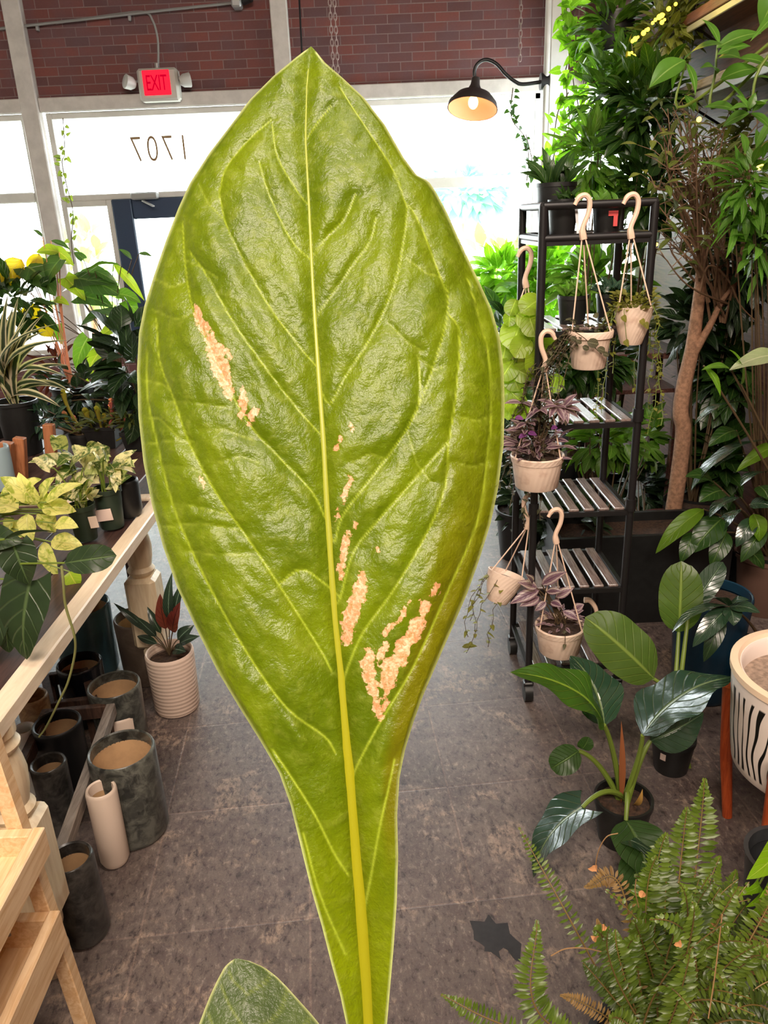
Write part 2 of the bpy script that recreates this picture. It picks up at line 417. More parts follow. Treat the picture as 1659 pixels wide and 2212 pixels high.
# ------------------------------------------------------------------ conduit, exit sign, lamp, chains
def conduit():
    y = YW - .05
    a, b, c, d = at(-40, 66, y), at(180, 42, y), at(310, 27, y), at(525, 4, y)
    t = thing('electrical_conduit', 'thin pale conduit pipe running across the dark brick above the exit sign', 'conduit', c)
    MB().tube([a, b, c, d], .011, 8).build('main_pipe', METALG, t)
    y2 = YW - .03
    MB().tube(poly([at(120, 50, y2), at(250, 31, y2), at(312, 26, y2), at(330, 45, y2), at(340, 80, y2), at(342, 118, y2), at(341, 152, y2)], 6), .009, 8).build('drop_pipe', METALG, t)
    for px, py in ((78, 54), (278, 32)):
        p = at(px, py, y); MB().box(p + Vector((0, .02, -.015)), (.02, .04, .05), bev=.003).build('pipe_clip', METALG, t)
conduit()
t = thing('security_camera', 'small grey camera box at the end of the conduit on the brick wall', 'camera', at(515, 8, YW))
p = at(512, 8, YW - .08); MB().box(p, (.08, .12, .07), bev=.012).build('housing', METALG, t)
MB().tube([p + Vector((.05, 0, .01)), p + Vector((.12, -.03, .03))], [.028, .032], 14).build('lens_hood', BLACKM, t)
def exit_sign():
    y = 7.27; c = at(341, 182, y); t = thing('exit_sign', 'lit red EXIT sign with twin emergency lamp heads above the door', 'exit sign', c)
    s = .0  # upright on the wall
    MB().box(c + Vector((0, .06, 0)), (.335, .12, .245), bev=.02).build('housing', plain('sign_housing', lin(190, 188, 180), .5), t, 'x')
    MB().box(c + Vector((-.008, -.003, .012)), (.225, .012, .185), bev=.008).build('red_panel', emit('exit_red', (1, .012, .03, 1), 1.6), t, 'x')['label'] = 'glowing red panel'
    fc = bpy.data.curves.new('exit', 'FONT'); fc.body = 'EXIT'; fc.size = .165; fc.extrude = .002; fc.space_character = .92; fc.align_x = 'CENTER'
    fo = bpy.data.objects.new('exit_text', fc); COL.objects.link(fo); me = bpy.data.meshes.new_from_object(fo); bpy.data.objects.remove(fo)
    me.materials.clear(); me.materials.append(emit('exit_letter', (.55, .0, .02, 1), 1.0))
    o = bpy.data.objects.new('lettering', me); COL.objects.link(o); o.parent = t; o.rotation_euler = (math.pi / 2, 0, 0); o.location = (-.008, -.011, -.045); o.scale = (.56, 1, 1)
    MB().tube([c + Vector((0, .05, .12)), c + Vector((0, .05, .16))], .02, 10).build('mount', METALG, t)
    for sx, ax in ((-1, (-.75, -.6, .25)), (1, (.8, .25, .1))):
        h = c + Vector((sx * .235, .0, .02)); ax = Vector(ax).normalized()
        o = MB().lathe([(.0, -.05), (.03, -.05), (.05, -.02), (.056, .035), (.05, .04), (.0, .042)], h, 18, ax).build('lamp_head', plain('lamp_head_plastic', lin(190, 190, 186), .4), t)
        MB().tube([c + Vector((sx * .16, .04, .035)), h], .009, 8).build('bracket', METALG, t)
exit_sign()
def gooseneck():
    y = 6.6
    pl = at(1180, 176, yc + .05); pl.x = xa - .03
    t = thing('gooseneck_lamp', 'dark gooseneck wall lamp with warm bulb on the white corner column', 'wall lamp', pl)
    ax = Vector((-.16, -.34, -1)).normalized()
    top = at(1027, 178, y)
    MB().tube([pl + Vector((.03, 0, 0)), pl + Vector((-.03, 0, 0))], .06, 20).build('wall_plate', BLACKM, t)
    MB().tube(poly([pl, at(1130, 182, y), at(1112, 176, y), at(1092, 160, y), at(1072, 138, y), at(1050, 129, y), at(1032, 138, y), at(1025, 155, y), top], 6), .014, 10).build('arm', BLACKM, t)
    t2 = NT('lamp_shade_metal'); bf = t2.n('NewGeometry').outputs['Backfacing']
    shade = [(.03, -.03), (.036, .02), (.05, .05), (.06, .075), (.135, .105), (.185, .165), (.192, .2)]
    inner = [(.185, .2), (.178, .166), (.128, .112), (.05, .085)]
    MB().lathe(shade, top, 40, ax).build('lamp_shade', plain('shade_dark', lin(52, 44, 42), .5), t)
    MB().lathe(inner, top, 40, ax).build('shade_lining', plain('shade_lining', lin(206, 146, 108), .6), t)['label'] = 'peach lining of the shade'
    b = top + ax * .15
    MB().sphere(b, .038, 10, (1, 1, 1.25)).build('bulb', emit('warm_bulb', (1, .62, .22, 1), 7), t)['label'] = 'glowing warm bulb'
    l = bpy.data.lights.new('lamp_light', 'POINT'); l.energy = 1.8; l.color = (1, .74, .52); l.shadow_soft_size = .05
    lo = bpy.data.objects.new('lamp_light', l); COL.objects.link(lo); lo.location = b + ax * .06
gooseneck()
CHAINM = plain('dull_chain', lin(150, 132, 128), .6)
def chain(label, px, x2, y, zb):
    a = at(px, 0, y); t = thing('hanging_chain', label, 'chain', (a.x, y, 4.2), 'chains hanging before the brick')
    m = MB(); z = 4.2; k = 0
    while z > zb:
        ring = []
        for i in range(12):
            th = 2 * math.pi * i / 12; q = Vector((math.cos(th) * .011, 0, math.sin(th) * .026))
            if k % 2: q = Vector((0, q.x, q.z))
            ring.append(Vector((a.x, y, z)) + q)
        m.tube(ring + [ring[0]], .004, 5, cap=False); z -= .042; k += 1
    m.build('chain', CHAINM, t)
chain('steel chain hanging beside the leaf tip before the brick wall', 712, 0, 6.5, 2.6)
chain('second strand of the steel chain pair beside the leaf tip', 722, 0, 6.52, 2.6)
chain('faint steel chain hanging above the gooseneck lamp', 1126, 0, 6.9, 2.75)
MB_ = MB().tube([at(645, -30, YW - .03), at(652, 110, YW - .03), at(653, 150, YW - .03)], .008, 6).build('wall_cable', BLACKM)
tag(MB_, 'thin dark cable running down the brick beside the middle column', 'cable')
# ------------------------------------------------------------------ the large leaf in front
def interp(tab, y, k):
    ys = [r[0] for r in tab]; return np.interp(y, ys, [r[k] for r in tab])
LEFT = [(100, 672), (112, 655), (125, 638), (165, 590), (215, 540), (270, 498), (330, 452), (395, 410), (450, 385), (520, 358), (590, 334), (660, 312), (720, 300), (800, 296), (900, 299), (1000, 310), (1090, 328), (1180, 352), (1270, 383), (1360, 425), (1450, 470), (1530, 518), (1600, 562), (1670, 603), (1740, 628), (1830, 650), (1920, 672), (2000, 695), (2090, 718), (2150, 735), (2212, 748), (2300, 766), (2380, 778), (2440, 786)]
MID = [(100, 672), (180, 663), (300, 660), (450, 668), (600, 675), (700, 681), (830, 690), (950, 699), (1080, 706), (1200, 714), (1340, 724), (1450, 736), (1580, 747), (1700, 758), (1850, 770), (2000, 783), (2130, 792), (2230, 797), (2440, 800)]
RIGHT = [(100, 672), (110, 682), (135, 702), (170, 742), (210, 785), (270, 832), (340, 872), (378, 900), (392, 926), (415, 942), (460, 966), (540, 1002), (610, 1036), (670, 1063), (730, 1080), (800, 1088), (870, 1090), (960, 1088), (1050, 1077), (1130, 1060), (1210, 1035), (1280, 1010), (1350, 980), (1430, 945), (1500, 915), (1560, 893), (1620, 875), (1680, 863), (1760, 858), (1850, 860), (1950, 857), (2050, 850), (2130, 843), (2212, 836), (2300, 830), (2380, 824), (2440, 815)]
VEINS = [
    [(688, 830), (712, 872), (745, 815), (800, 730), (850, 620), (872, 520), (880, 450)], [(708, 1130), (722, 1170), (740, 1115), (800, 1035), (880, 925), (930, 810), (965, 690), (966, 620)],
    [(722, 1300), (735, 1292), (765, 1190), (830, 1110), (900, 1030), (967, 955)], [(740, 1480), (752, 1440), (785, 1365), (850, 1275), (920, 1155), (962, 1050), (970, 955), (985, 850), (992, 720), (970, 680)],
    [(757, 1690), (778, 1640), (830, 1545), (893, 1440), (970, 1270), (1030, 1130), (1052, 1000), (1062, 860), (1050, 740), (1010, 600)], [(782, 1990), (802, 1890), (820, 1790), (842, 1690), (852, 1640)],
    [(672, 560), (700, 520), (745, 470), (768, 420)], [(680, 690), (715, 640), (760, 575), (800, 520), (812, 470)], [(662, 300), (690, 260), (715, 230)],
    [(663, 440), (640, 410), (600, 340), (588, 270)], [(670, 560), (630, 520), (585, 430), (560, 350)], [(684, 792), (640, 740), (580, 660), (530, 570), (490, 490), (472, 410)],
    [(697, 945), (640, 880), (570, 790), (500, 690), (450, 600), (410, 545)], [(703, 1120), (672, 1060), (600, 985), (545, 925), (500, 850), (450, 740), (415, 660), (400, 570), (395, 480)],
    [(716, 1450), (690, 1400), (610, 1275), (540, 1170), (470, 1070), (410, 960), (375, 860), (345, 780), (338, 690)], [(724, 1625), (700, 1590), (620, 1530), (540, 1420), (470, 1300), (410, 1180), (370, 1080), (340, 960), (318, 850), (320, 760)],
    [(752, 1890), (720, 1840), (680, 1760), (630, 1680), (590, 1620)], [(880, 450), (850, 370), (800, 290), (760, 230), (735, 190)], [(965, 640), (930, 540), (900, 470), (880, 440)], [(475, 410), (490, 360), (540, 300), (585, 260)],
    [(745, 2060), (690, 1930), (655, 1800)], [(880, 925), (905, 870), (905, 760)], [(735, 1290), (700, 1260), (650, 1230), (600, 1265)],
]
CROSS = [[(330, 1090), (400, 1090), (490, 1110)], [(345, 1140), (430, 1130), (520, 1145)], [(320, 960), (380, 950), (420, 955)], [(350, 1010), (410, 1010), (450, 1030)], [(400, 1190), (470, 1200), (550, 1195)], [(360, 870), (410, 870), (490, 880)], [(430, 930), (490, 930), (550, 952)], [(305, 820), (350, 830), (365, 840)], [(310, 900), (345, 905), (385, 945)], [(470, 1000), (520, 985), (560, 1000)],
         [(395, 560), (430, 575), (470, 600)], [(330, 670), (380, 690), (410, 680)], [(330, 600), (370, 620), (400, 610)], [(430, 400), (450, 440), (480, 470)], [(900, 770), (940, 800), (960, 790)], [(990, 900), (1030, 910), (1055, 900)], [(985, 1000), (1020, 1010), (1050, 1000)], [(880, 560), (920, 590), (955, 600)], [(930, 1040), (900, 1000), (880, 930)], [(840, 700), (880, 740), (915, 760)], [(760, 1000), (800, 980), (830, 990)]]
PINK = [[(422, 660, 5), (432, 690, 9), (452, 730, 10), (464, 760, 18), (478, 800, 18), (490, 830, 13), (500, 860, 6)], [(478, 745, 5), (492, 762, 4), (498, 772, 3)], [(524, 835, 3), (526, 870, 10), (522, 895, 8)], [(548, 885, 7), (540, 915, 5)], [(750, 1155, 6), (744, 1190, 9), (735, 1235, 9), (738, 1248, 5)],
        [(786, 1240, 8), (775, 1285, 16), (760, 1315, 14)], [(765, 1310, 15), (752, 1350, 16), (748, 1385, 10)], [(918, 1305, 11), (915, 1325, 9)], [(905, 1345, 14), (890, 1375, 15)], [(872, 1390, 16), (866, 1425, 17), (850, 1430, 12)], [(842, 1440, 18), (838, 1470, 18), (835, 1488, 10)], [(942, 1265, 5), (936, 1285, 7)], [(885, 1300, 2), (862, 1340, 3), (838, 1360, 6), (828, 1368, 4)],
        [(832, 1395, 7), (822, 1415, 8), (815, 1432, 4)], [(800, 1410, 9), (794, 1440, 16), (800, 1470, 12), (808, 1500, 9), (818, 1545, 8), (820, 1552, 5)], [(833, 1500, 5), (832, 1520, 6), (828, 1535, 3)], [(757, 1033, 4), (748, 1060, 6), (742, 1080, 5)], [(733, 1100, 3), (728, 1125, 4)], [(766, 1130, 5), (767, 1140, 4)], [(758, 920, 5), (757, 925, 4)], [(738, 945, 3), (726, 970, 3)], [(815, 1188, 4), (818, 1190, 3)], [(430, 1030, 2), (437, 1042, 4), (440, 1050, 2)]]
def seg_dist(P, lines):
    """distance in pixels of each of P's points to the nearest of the polylines (and that line's half width there)"""
    best = np.full(len(P), 1e9); wd = np.zeros(len(P))
    for ln in lines:
        for a, b in zip(ln[:-1], ln[1:]):
            A, B = np.array(a[:2], float), np.array(b[:2], float); AB = B - A
            t = np.clip(((P - A) @ AB) / max(1e-6, AB @ AB), 0, 1)
            d = np.hypot(*(P - A - t[:, None] * AB).T)
            w = (a[2] + (b[2] - a[2]) * t) if len(a) > 2 else np.zeros(len(P))
            q = (d - w); m = q < best; best[m] = q[m]; wd[m] = w[m]
    return best
def smooth_line(pts):
    P = [Vector((a[0], a[1], a[2] if len(a) > 2 else 0)) for a in pts]
    return [tuple(p) for p in poly(P, 4)] if len(P) > 2 else [tuple(p) for p in P]
def vnoise(P, s, seed):
    rs = np.random.RandomState(seed); g = rs.rand(64, 64)
    q = P / s; i = np.floor(q).astype(int); f = q - i; f = f * f * (3 - 2 * f)
    G = lambda a, b: g[a % 64, b % 64]
    x, y = i[:, 0], i[:, 1]
    return (G(x, y) * (1 - f[:, 0]) * (1 - f[:, 1]) + G(x + 1, y) * f[:, 0] * (1 - f[:, 1]) + G(x, y + 1) * (1 - f[:, 0]) * f[:, 1] + G(x + 1, y + 1) * f[:, 0] * f[:, 1]) - .5
def traced_leaf(LEFT, MID, RIGHT, veins, cross, pink, rows, cols, y0, y1, dfun, relief):
    ys = y0 + (y1 - y0) * (np.linspace(0, 1, rows) ** 1.0)
    ys[0] = y0 + .5
    s = np.linspace(-1, 1, cols)
    PX = np.zeros((rows, cols, 2))
    for i, y in enumerate(ys):
        l, m, r = interp(LEFT, y, 1), interp(MID, y, 1), interp(RIGHT, y, 1)
        PX[i, :, 0] = np.where(s < 0, m + (m - l) * s, m + (r - m) * s); PX[i, :, 1] = y
    P = PX.reshape(-1, 2); S = np.tile(s, rows)
    hw = np.concatenate([np.where(s < 0, interp(MID, y, 1) - interp(LEFT, y, 1), interp(RIGHT, y, 1) - interp(MID, y, 1)) for y in ys])
    dv = np.maximum(0, seg_dist(P, [smooth_line(v) for v in veins]))
    dc = np.maximum(0, seg_dist(P, cross)) if cross else np.full(len(P), 1e3)
    dm = np.abs(S) * hw
    dp = seg_dist(P, [[tuple(q) for q in v] for v in pink]) if pink else np.full(len(P), 1e3)
    dep = dfun(P, S, hw)
    bul = (1 - np.exp(-dv / 20)) * .75 + (1 - np.exp(-dc / 14)) * .4
    Q = P @ np.array([[.86, .5], [-.5, .86]]) * np.array([1.0, .45]); Q2 = P @ np.array([[.86, -.5], [.5, .86]]) * np.array([1.0, .45]); Q = np.where(S[:, None] < 0, Q, Q2)
    bul += vnoise(Q, 40, 1) * .7 + vnoise(Q, 20, 2) * .3 + vnoise(P, 12, 3) * .06
    bul = bul * (1 - np.exp(-(dm / 22) ** 1.5))
    fade = np.clip((1 - np.abs(S)) / .06, 0, 1) * np.clip((2050 - P[:, 1]) / 500, .12, 1)
    dep = dep - relief * bul * (.25 + .75 * fade)
    mb = MB()
    d3 = np.array(FW)[None] + np.outer((P[:, 0] - 829.5) / F, np.array(RT)) + np.outer((1106 - P[:, 1]) / F, np.array(UP))
    V = np.array(CAM)[None] + d3 * dep[:, None]
    fs = [(i * cols + j, (i + 1) * cols + j, (i + 1) * cols + j + 1, i * cols + j + 1) for i in range(rows - 1) for j in range(cols - 1)]
    mb.add([tuple(v) for v in V], fs, [(.5 + .5 * a, 1 - b) for a, b in zip(S, np.repeat(np.linspace(0, 1, rows), cols))])
    wv = 1.3 + 1.6 * np.clip((P[:, 1] - 500) / 1400, 0, 1)
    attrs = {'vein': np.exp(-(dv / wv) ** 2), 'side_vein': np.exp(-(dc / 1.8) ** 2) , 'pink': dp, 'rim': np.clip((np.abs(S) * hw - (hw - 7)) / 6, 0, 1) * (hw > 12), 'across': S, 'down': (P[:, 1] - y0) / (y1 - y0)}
    return mb, attrs
def herodepth(P, S, hw):
    t = (P[:, 1] - 100) / 2112
    d = .462 + .05 * (t - .5) ** 2 - .012 * np.sin(t * 3.0)
    fold = np.interp(t, [0, .15, .5, .72, .85, 1.2], [.05, .10, .16, .34, .8, 1.0])
    mpp = .46 / F
    a = np.abs(S)
    d -= fold * a * hw * mpp * .75
    curl = np.interp(t, [0, .3, .6, .8, 1], [.2, .35, .3, .1, 0])
    d += curl * a ** 4 * hw * mpp
    return d
def hero_material(name, base, dark, light, pinkc, trans, vs=.8):
    t = NT(name)
    at_ = lambda n: t.n('Attribute', attribute_name=n).outputs['Fac']
    ob = t.co('Object')
    n1 = t.noise(22, ob, 5, .6, dist=.5); n2 = t.noise(130, ob, 4, .6); n3 = t.noise(420, ob, 3, .65)
    c = t.mix(t.rng(n1, .34, .68), dark, base)
    c = t.mix(t.math('MULTIPLY', t.rng(n2, .48, .7), .4), c, light)
    c = t.mix(t.math('MULTIPLY', t.rng(at_('down'), .62, 1.0), .55), c, lin(146, 158, 6))
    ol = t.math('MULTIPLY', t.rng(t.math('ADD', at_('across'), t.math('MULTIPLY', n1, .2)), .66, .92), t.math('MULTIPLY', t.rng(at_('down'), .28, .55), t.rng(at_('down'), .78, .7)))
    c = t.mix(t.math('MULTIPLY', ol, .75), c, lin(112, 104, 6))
    c = t.mix(t.math('MULTIPLY', at_('side_vein'), .35), c, lin(170, 184, 70))
    c = t.mix(t.math('MULTIPLY', at_('vein'), vs), c, lin(164, 180, 54))
    c = t.mix(t.math('MULTIPLY', at_('rim'), .75), c, lin(206, 214, 150))
    if pinkc:
        n6 = t.noise(260, ob, 5, .7, dist=.4); pd = t.math('ADD', at_('pink'), t.math('MULTIPLY_ADD', t.math('SUBTRACT', n6, .5), 30.0, t.math('MULTIPLY', t.math('SUBTRACT', n2, .5), 14.0)))
        pm = t.math('MULTIPLY', t.rng(pd, -1.5, 1.5, 1, 0), t.math('MULTIPLY_ADD', t.rng(n6, .62, .5), .45, .55))
        c = t.mix(pm, c, t.mix(t.rng(n3, .4, .65), lin(216, 152, 112), pinkc))
    h = t.math('MULTIPLY_ADD', n3, .25, t.math('MULTIPLY', n2, .9))
    p = t.pri(Base_Color=c, Roughness=t.math('MULTIPLY_ADD', n2, .2, .24), Normal=t.bump(h, .55, .003), Specular_IOR_Level=.5)
    tr = t.n('BsdfTranslucent', {'Color': t.mix(1.0, c, (1.5, 1.55, .6, 1), 'MULTIPLY')})
    return t.done(t.n('MixShader', {0: trans, 1: p.outputs[0], 2: tr.outputs[0]}))
def midrib_mat():
    t = NT('midrib_yellow'); v = t.n('SeparateXYZ', {0: t.co('UV')}).outputs[1]; nz = t.noise(60, t.co('Object', (1, 1, .2)), 4)
    c = t.mix(t.rng(v, .2, .7), lin(142, 152, 52), lin(150, 146, 18)); c = t.mix(t.math('MULTIPLY', nz, .4), c, lin(128, 136, 14))
    return t.done(t.pri(Base_Color=c, Roughness=.4))
def hero():
    pot_c = Vector((-.01, .40, 0))
    t = thing('variegated_leaf_plant', 'tall glossy lime green leaf with salmon pink patches rising in front of everything', 'houseplant', pot_c)
    mb, at_ = traced_leaf(LEFT, MID, RIGHT, VEINS, CROSS, PINK, 470, 190, 100, 2440, herodepth, .0048)
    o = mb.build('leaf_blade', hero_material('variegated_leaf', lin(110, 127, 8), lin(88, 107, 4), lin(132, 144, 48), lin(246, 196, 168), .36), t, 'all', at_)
    o['label'] = 'lime green blade with salmon pink patches'
    rows = [(y, interp(MID, y, 1)) for y in np.linspace(150, 2440, 60)]
    pts = []; rad = []
    for y, x in rows:
        d0 = float(herodepth(np.array([[x, y]]), np.array([0.0]), np.array([100.0]))[0])
        pts.append(atd(x, y, d0 + .55 * np.interp(y, [150, 1000, 1700, 2440], [2, 7, 16, 15]) * .46 / F)); rad.append(1.1 * np.interp(y, [150, 600, 1000, 1400, 1700, 2000, 2440], [1.6, 4.5, 7.5, 11, 16, 19, 15]) * .46 / F)
    # the last of the blade runs into the stalk that goes down to the pot
    MB().tube(pts, rad, 12).build('midrib', midrib_mat(), t, 'all')['label'] = 'thick yellowish midrib'
    end = pts[-1]
    MB().tube(bez(end, pot_c + Vector((0, 0, .28)), (0, .02, 0), 14), [.0046, .009], 12).build('petiole', plain('petiole_green', lin(132, 150, 40), .45), t, 'all')
    MB().lathe([(.0, .0), (.10, .0), (.105, .01), (.125, .27), (.135, .275), (.135, .3), (.128, .3), (.12, .26), (.0, .26)], pot_c, 36).build('pot', BLACKP, t)
    MB().lathe([(.121, .272), (.06, .282), (.0001, .285)], pot_c, 24).build('soil', SOIL, t)
    L2 = [(2070, 508), (2078, 496), (2090, 484), (2120, 468), (2150, 454), (2180, 442), (2212, 430), (2300, 412), (2380, 412), (2460, 440), (2540, 490), (2600, 545)]
    M2 = [(2070, 510), (2100, 526), (2150, 532), (2212, 540), (2400, 556), (2600, 552)]
    R2 = [(2070, 513), (2076, 540), (2090, 572), (2110, 598), (2130, 618), (2160, 645), (2190, 672), (2212, 690), (2300, 722), (2380, 724), (2460, 694), (2540, 630), (2600, 560)]
    V2 = [[(535, 2230), (500, 2180), (478, 2130)], [(540, 2240), (600, 2190), (620, 2140)], [(530, 2150), (575, 2120), (585, 2100)], [(528, 2140), (505, 2120), (495, 2100)], [(545, 2320), (620, 2260), (670, 2200)], [(545, 2310), (480, 2260), (450, 2190)]]
    d2 = lambda P, S, hw: .60 - (P[:, 1] - 2070) / 530 * .10 + np.abs(S) * hw * .25 * .5 / F
    mb, at2 = traced_leaf(L2, M2, R2, V2, None, None, 90, 60, 2070, 2600, d2, .003)
    o = mb.build('young_leaf', hero_material('dark_leaf', lin(82, 100, 52), lin(66, 84, 44), lin(104, 118, 76), None, .3, .25), t, 'all', at2); o['label'] = 'smaller dull green leaf at the bottom edge'
    e2 = atd(552, 2600, .50)
    MB().tube(bez(e2, pot_c + Vector((-.02, 0, .28)), (-.02, 0, .0), 12), [.004, .006], 10).build('petiole', plain('petiole_dull', lin(96, 112, 50), .5), t, 'all')
hero()
# ------------------------------------------------------------------ near table with turned legs
TX0, TX1, TY0, TY1, TZ = -.785, -1.62, 1.22, 2.66, .74
def turned_leg(parent, x, y, mat):
    m = MB()
    m.lathe([(.0, .0), (.026, .0), (.03, .012), (.044, .05), (.045, .07), (.036, .1), (.03, .125), (.046, .15), (.046, .17), (.034, .185)], (x, y, 0), 28)
    m.lathe([(.034, .465), (.045, .478), (.05, .49), (.04, .505), (.047, .54), (.05, .58), (.046, .612), (.04, .638), (.048, .646), (.05, .654), (.042, .662), (.04, .672), (.047, .68), (.047, .705)], (x, y, 0), 28)
    m.box((x, y, .325), (.112, .112, .285), bev=.014)
    return m.build('leg', mat, parent)
def table():
    t = thing('farmhouse_table', 'cream edged wooden plant table with fat turned legs nearest the pine planter', 'table', ((TX0 + TX1) / 2, (TY0 + TY1) / 2, 0))
    e = MB(); w = .052
    e.box((TX0 - w / 2, (TY0 + TY1) / 2, TZ - .02), (w, TY1 - TY0, .04), bev=.004)
    e.box((TX1 + w / 2, (TY0 + TY1) / 2, TZ - .02), (w, TY1 - TY0, .04), bev=.004)
    e.box(((TX0 + TX1) / 2, TY0 + w / 2, TZ - .02), (TX0 - TX1 - 2 * w, w, .04), bev=.004)
    e.box(((TX0 + TX1) / 2, TY1 - w / 2, TZ - .02), (TX0 - TX1 - 2 * w, w, .04), bev=.004)
    e.build('edge_band', CREAMW, t)['label'] = 'pale cream wooden edge band'
    b = MB(); n = 6; ww = (TX0 - TX1 - 2 * w - .004) / n
    for i in range(n): b.box((TX1 + w + .002 + ww * (i + .5), (TY0 + TY1) / 2, TZ - .022), (ww - .004, TY1 - TY0 - 2 * w - .004, .026), bev=.002)
    b.build('table_top', DARKW, t)['label'] = 'dark brown plank top'
    ap = MB().beam((TX1 + .11, TY0 + .1, TZ - .08), (TX1 + .11, TY1 - .1, TZ - .08), .02, .07); ap.build('apron', DARKW, t)
    xl = TX0 - .06
    turned_leg(t, -.832, 1.335, CREAMT); turned_leg(t, -.892, 2.55, CREAMT); turned_leg(t, TX1 + .06, 1.335, CREAMT); turned_leg(t, TX1 + .06, 2.55, CREAMT)
table()
def table_b():
    x0, x1, y0, y1 = -.93, -2.1, 2.74, 4.3
    t = thing('display_table', 'dark wooden display table standing beyond the cream edged one toward the window', 'table', ((x0 + x1) / 2, (y0 + y1) / 2, 0))
    b = MB(); n = 6; ww = (x0 - x1) / n
    for i in range(n): b.box((x1 + ww * (i + .5), (y0 + y1) / 2, .72), (ww - .005, y1 - y0, .036), bev=.003)
    b.build('table_top', DARKW, t)
    MB().box((x0 - .03, (y0 + y1) / 2, .65), (.03, y1 - y0 - .1, .09)).build('apron', DARKW, t)
    for x in (x0 - .06, x1 + .06):
        for y in (y0 + .07, y1 - .07): MB().box((x, y, .35), (.08, .08, .70), bev=.004).build('leg', DARKW, t)
table_b()
# ------------------------------------------------------------------ ceramic pots under the near table
def mottled(name, a, b, rough=.3, scale=30):
    t = NT(name); ob = t.co('Object')
    vo = t.n('TexVoronoi', {'Vector': t.mix(.06, ob, t.noise(18, ob, 3, out=1)), 'Scale': scale}); nz = t.noise(scale * .8, ob, 6, .7, dist=.8); n2 = t.noise(9, ob, 3)
    f = t.math('ADD', t.math('MULTIPLY', vo.outputs[1], .35), t.rng(t.math('ADD', nz, t.math('MULTIPLY', n2, .4)), .55, .95))
    return t.done(t.pri(Base_Color=t.mix(t.math('MINIMUM', f, 1.0), a, b), Roughness=rough))
def ribbed(name, col):
    t = NT(name); s = t.n('SeparateXYZ', {0: t.co('Object')})
    w = t.math('SINE', t.math('MULTIPLY', s.outputs[2], 420.0)); nz = t.noise(3, t.co('Object', (6, 6, 40)), 3)
    return t.done(t.pri(Base_Color=t.mix(nz, col, tuple(c * .86 for c in col[:3]) + (1,)), Roughness=.6, Normal=t.bump(w, .25, .002)))
GRAN = mottled('granite_glaze', lin(24, 27, 27), lin(104, 106, 98))
BGRAN = mottled('black_granite_glaze', lin(15, 15, 17), lin(78, 76, 72), .28)
TANM = mottled('tan_marble_glaze', lin(120, 84, 54), lin(196, 160, 118), .3, 22)
TAUPE = mottled('taupe_glaze', lin(72, 60, 50), lin(104, 90, 78), .55, 10)
WRIB = ribbed('white_ribbed_glaze', lin(232, 208, 190))
CREAMG = plain('cream_glaze', lin(230, 210, 192), .4)
WHITEG = plain('white_glaze', lin(226, 224, 220), .3)
TEAL = plain('teal_glaze', lin(72, 106, 116), .25, nscale=5, namt=.2)
BLACKG = plain('black_matte_glaze', lin(18, 19, 21), .45)
NAVYG = plain('navy_black_glaze', lin(20, 24, 32), .2)
BLUEG = plain('deep_blue_glaze', lin(14, 44, 62), .3, nscale=7, namt=.3)
def cyl_pot(name, label, c, r, h, mat, inner=TERRIN, taper=.92, soil=None, group=None, wall=.009, cat='plant pot', rimmat=None):
    c = Vector((c[0], c[1], c[2] if len(c) > 2 else 0)); t = thing(name, label, cat, c, group)
    rb = r * taper
    MB().lathe([(.0, .002), (rb - .014, .0), (rb - .004, .005), (rb + .002, .02), (r, h - .01), (r - .002, h - .002), (r - wall * .5, h), (r - wall, h - .003), (r - wall - .001, h - .035)], c, 44).build('pot', mat, t)
    if soil: MB().lathe([(r - wall - .001, h - .04), (r * .4, h - .034), (.0001, h - .03)], c, 32).build('soil', soil, t)
    else: MB().lathe([(r - wall - .001, h - .033), (rb - wall - .006, .03), (.0, .02)], c, 40).build('lining', inner, t)['label'] = 'bare clay inside'
    return t
def potpx(label, cx, cy, w, h, mat, dy=0.0, **k):
    c = atz(cx, cy, h); r = msize(w, c) / 2
    return cyl_pot('ceramic_pot', label, (c.x, c.y, 0), r, h, mat, **k), c, r
potpx('tall taupe pot standing before the far turned leg', 300, 1330, 108, .27, TAUPE)
potpx('teal glazed pot standing under the table behind the navy rimmed one', 170, 1305, 128, .30, TEAL)
potpx('shiny navy black rimmed pot between the teal pot and the small crate', 170, 1430, 95, .24, NAVYG)
potpx('granite speckled pot beside the small crate behind the cream one', 245, 1477, 112, .25, GRAN)
potpx('tan and brown marbled pot against the table edge', 68, 1502, 66, .25, TANM)
potpx('small white pot peeping out behind the nearest turned leg', 50, 1572, 50, .24, WHITEG)
potpx('matte black pot in the long crate with the vine tip over it', 122, 1560, 102, .25, BLACKG)
potpx('small black speckled pot with bright rim in the long crate', 103, 1646, 76, .24, BGRAN)
potpx('low cream pot between the two granite pots beside the crate rail', 256, 1536, 80, .16, CREAMG)
potpx('largest granite pot on the floor beside the crate rail', 261, 1617, 142, .29, GRAN, taper=1.0)
potpx('narrow cream pot standing before the largest granite pot', 217, 1702, 66, .255, CREAMG)
potpx('black speckled pot nearest the pine planter', 150, 1850, 98, .25, BGRAN, taper=1.02)
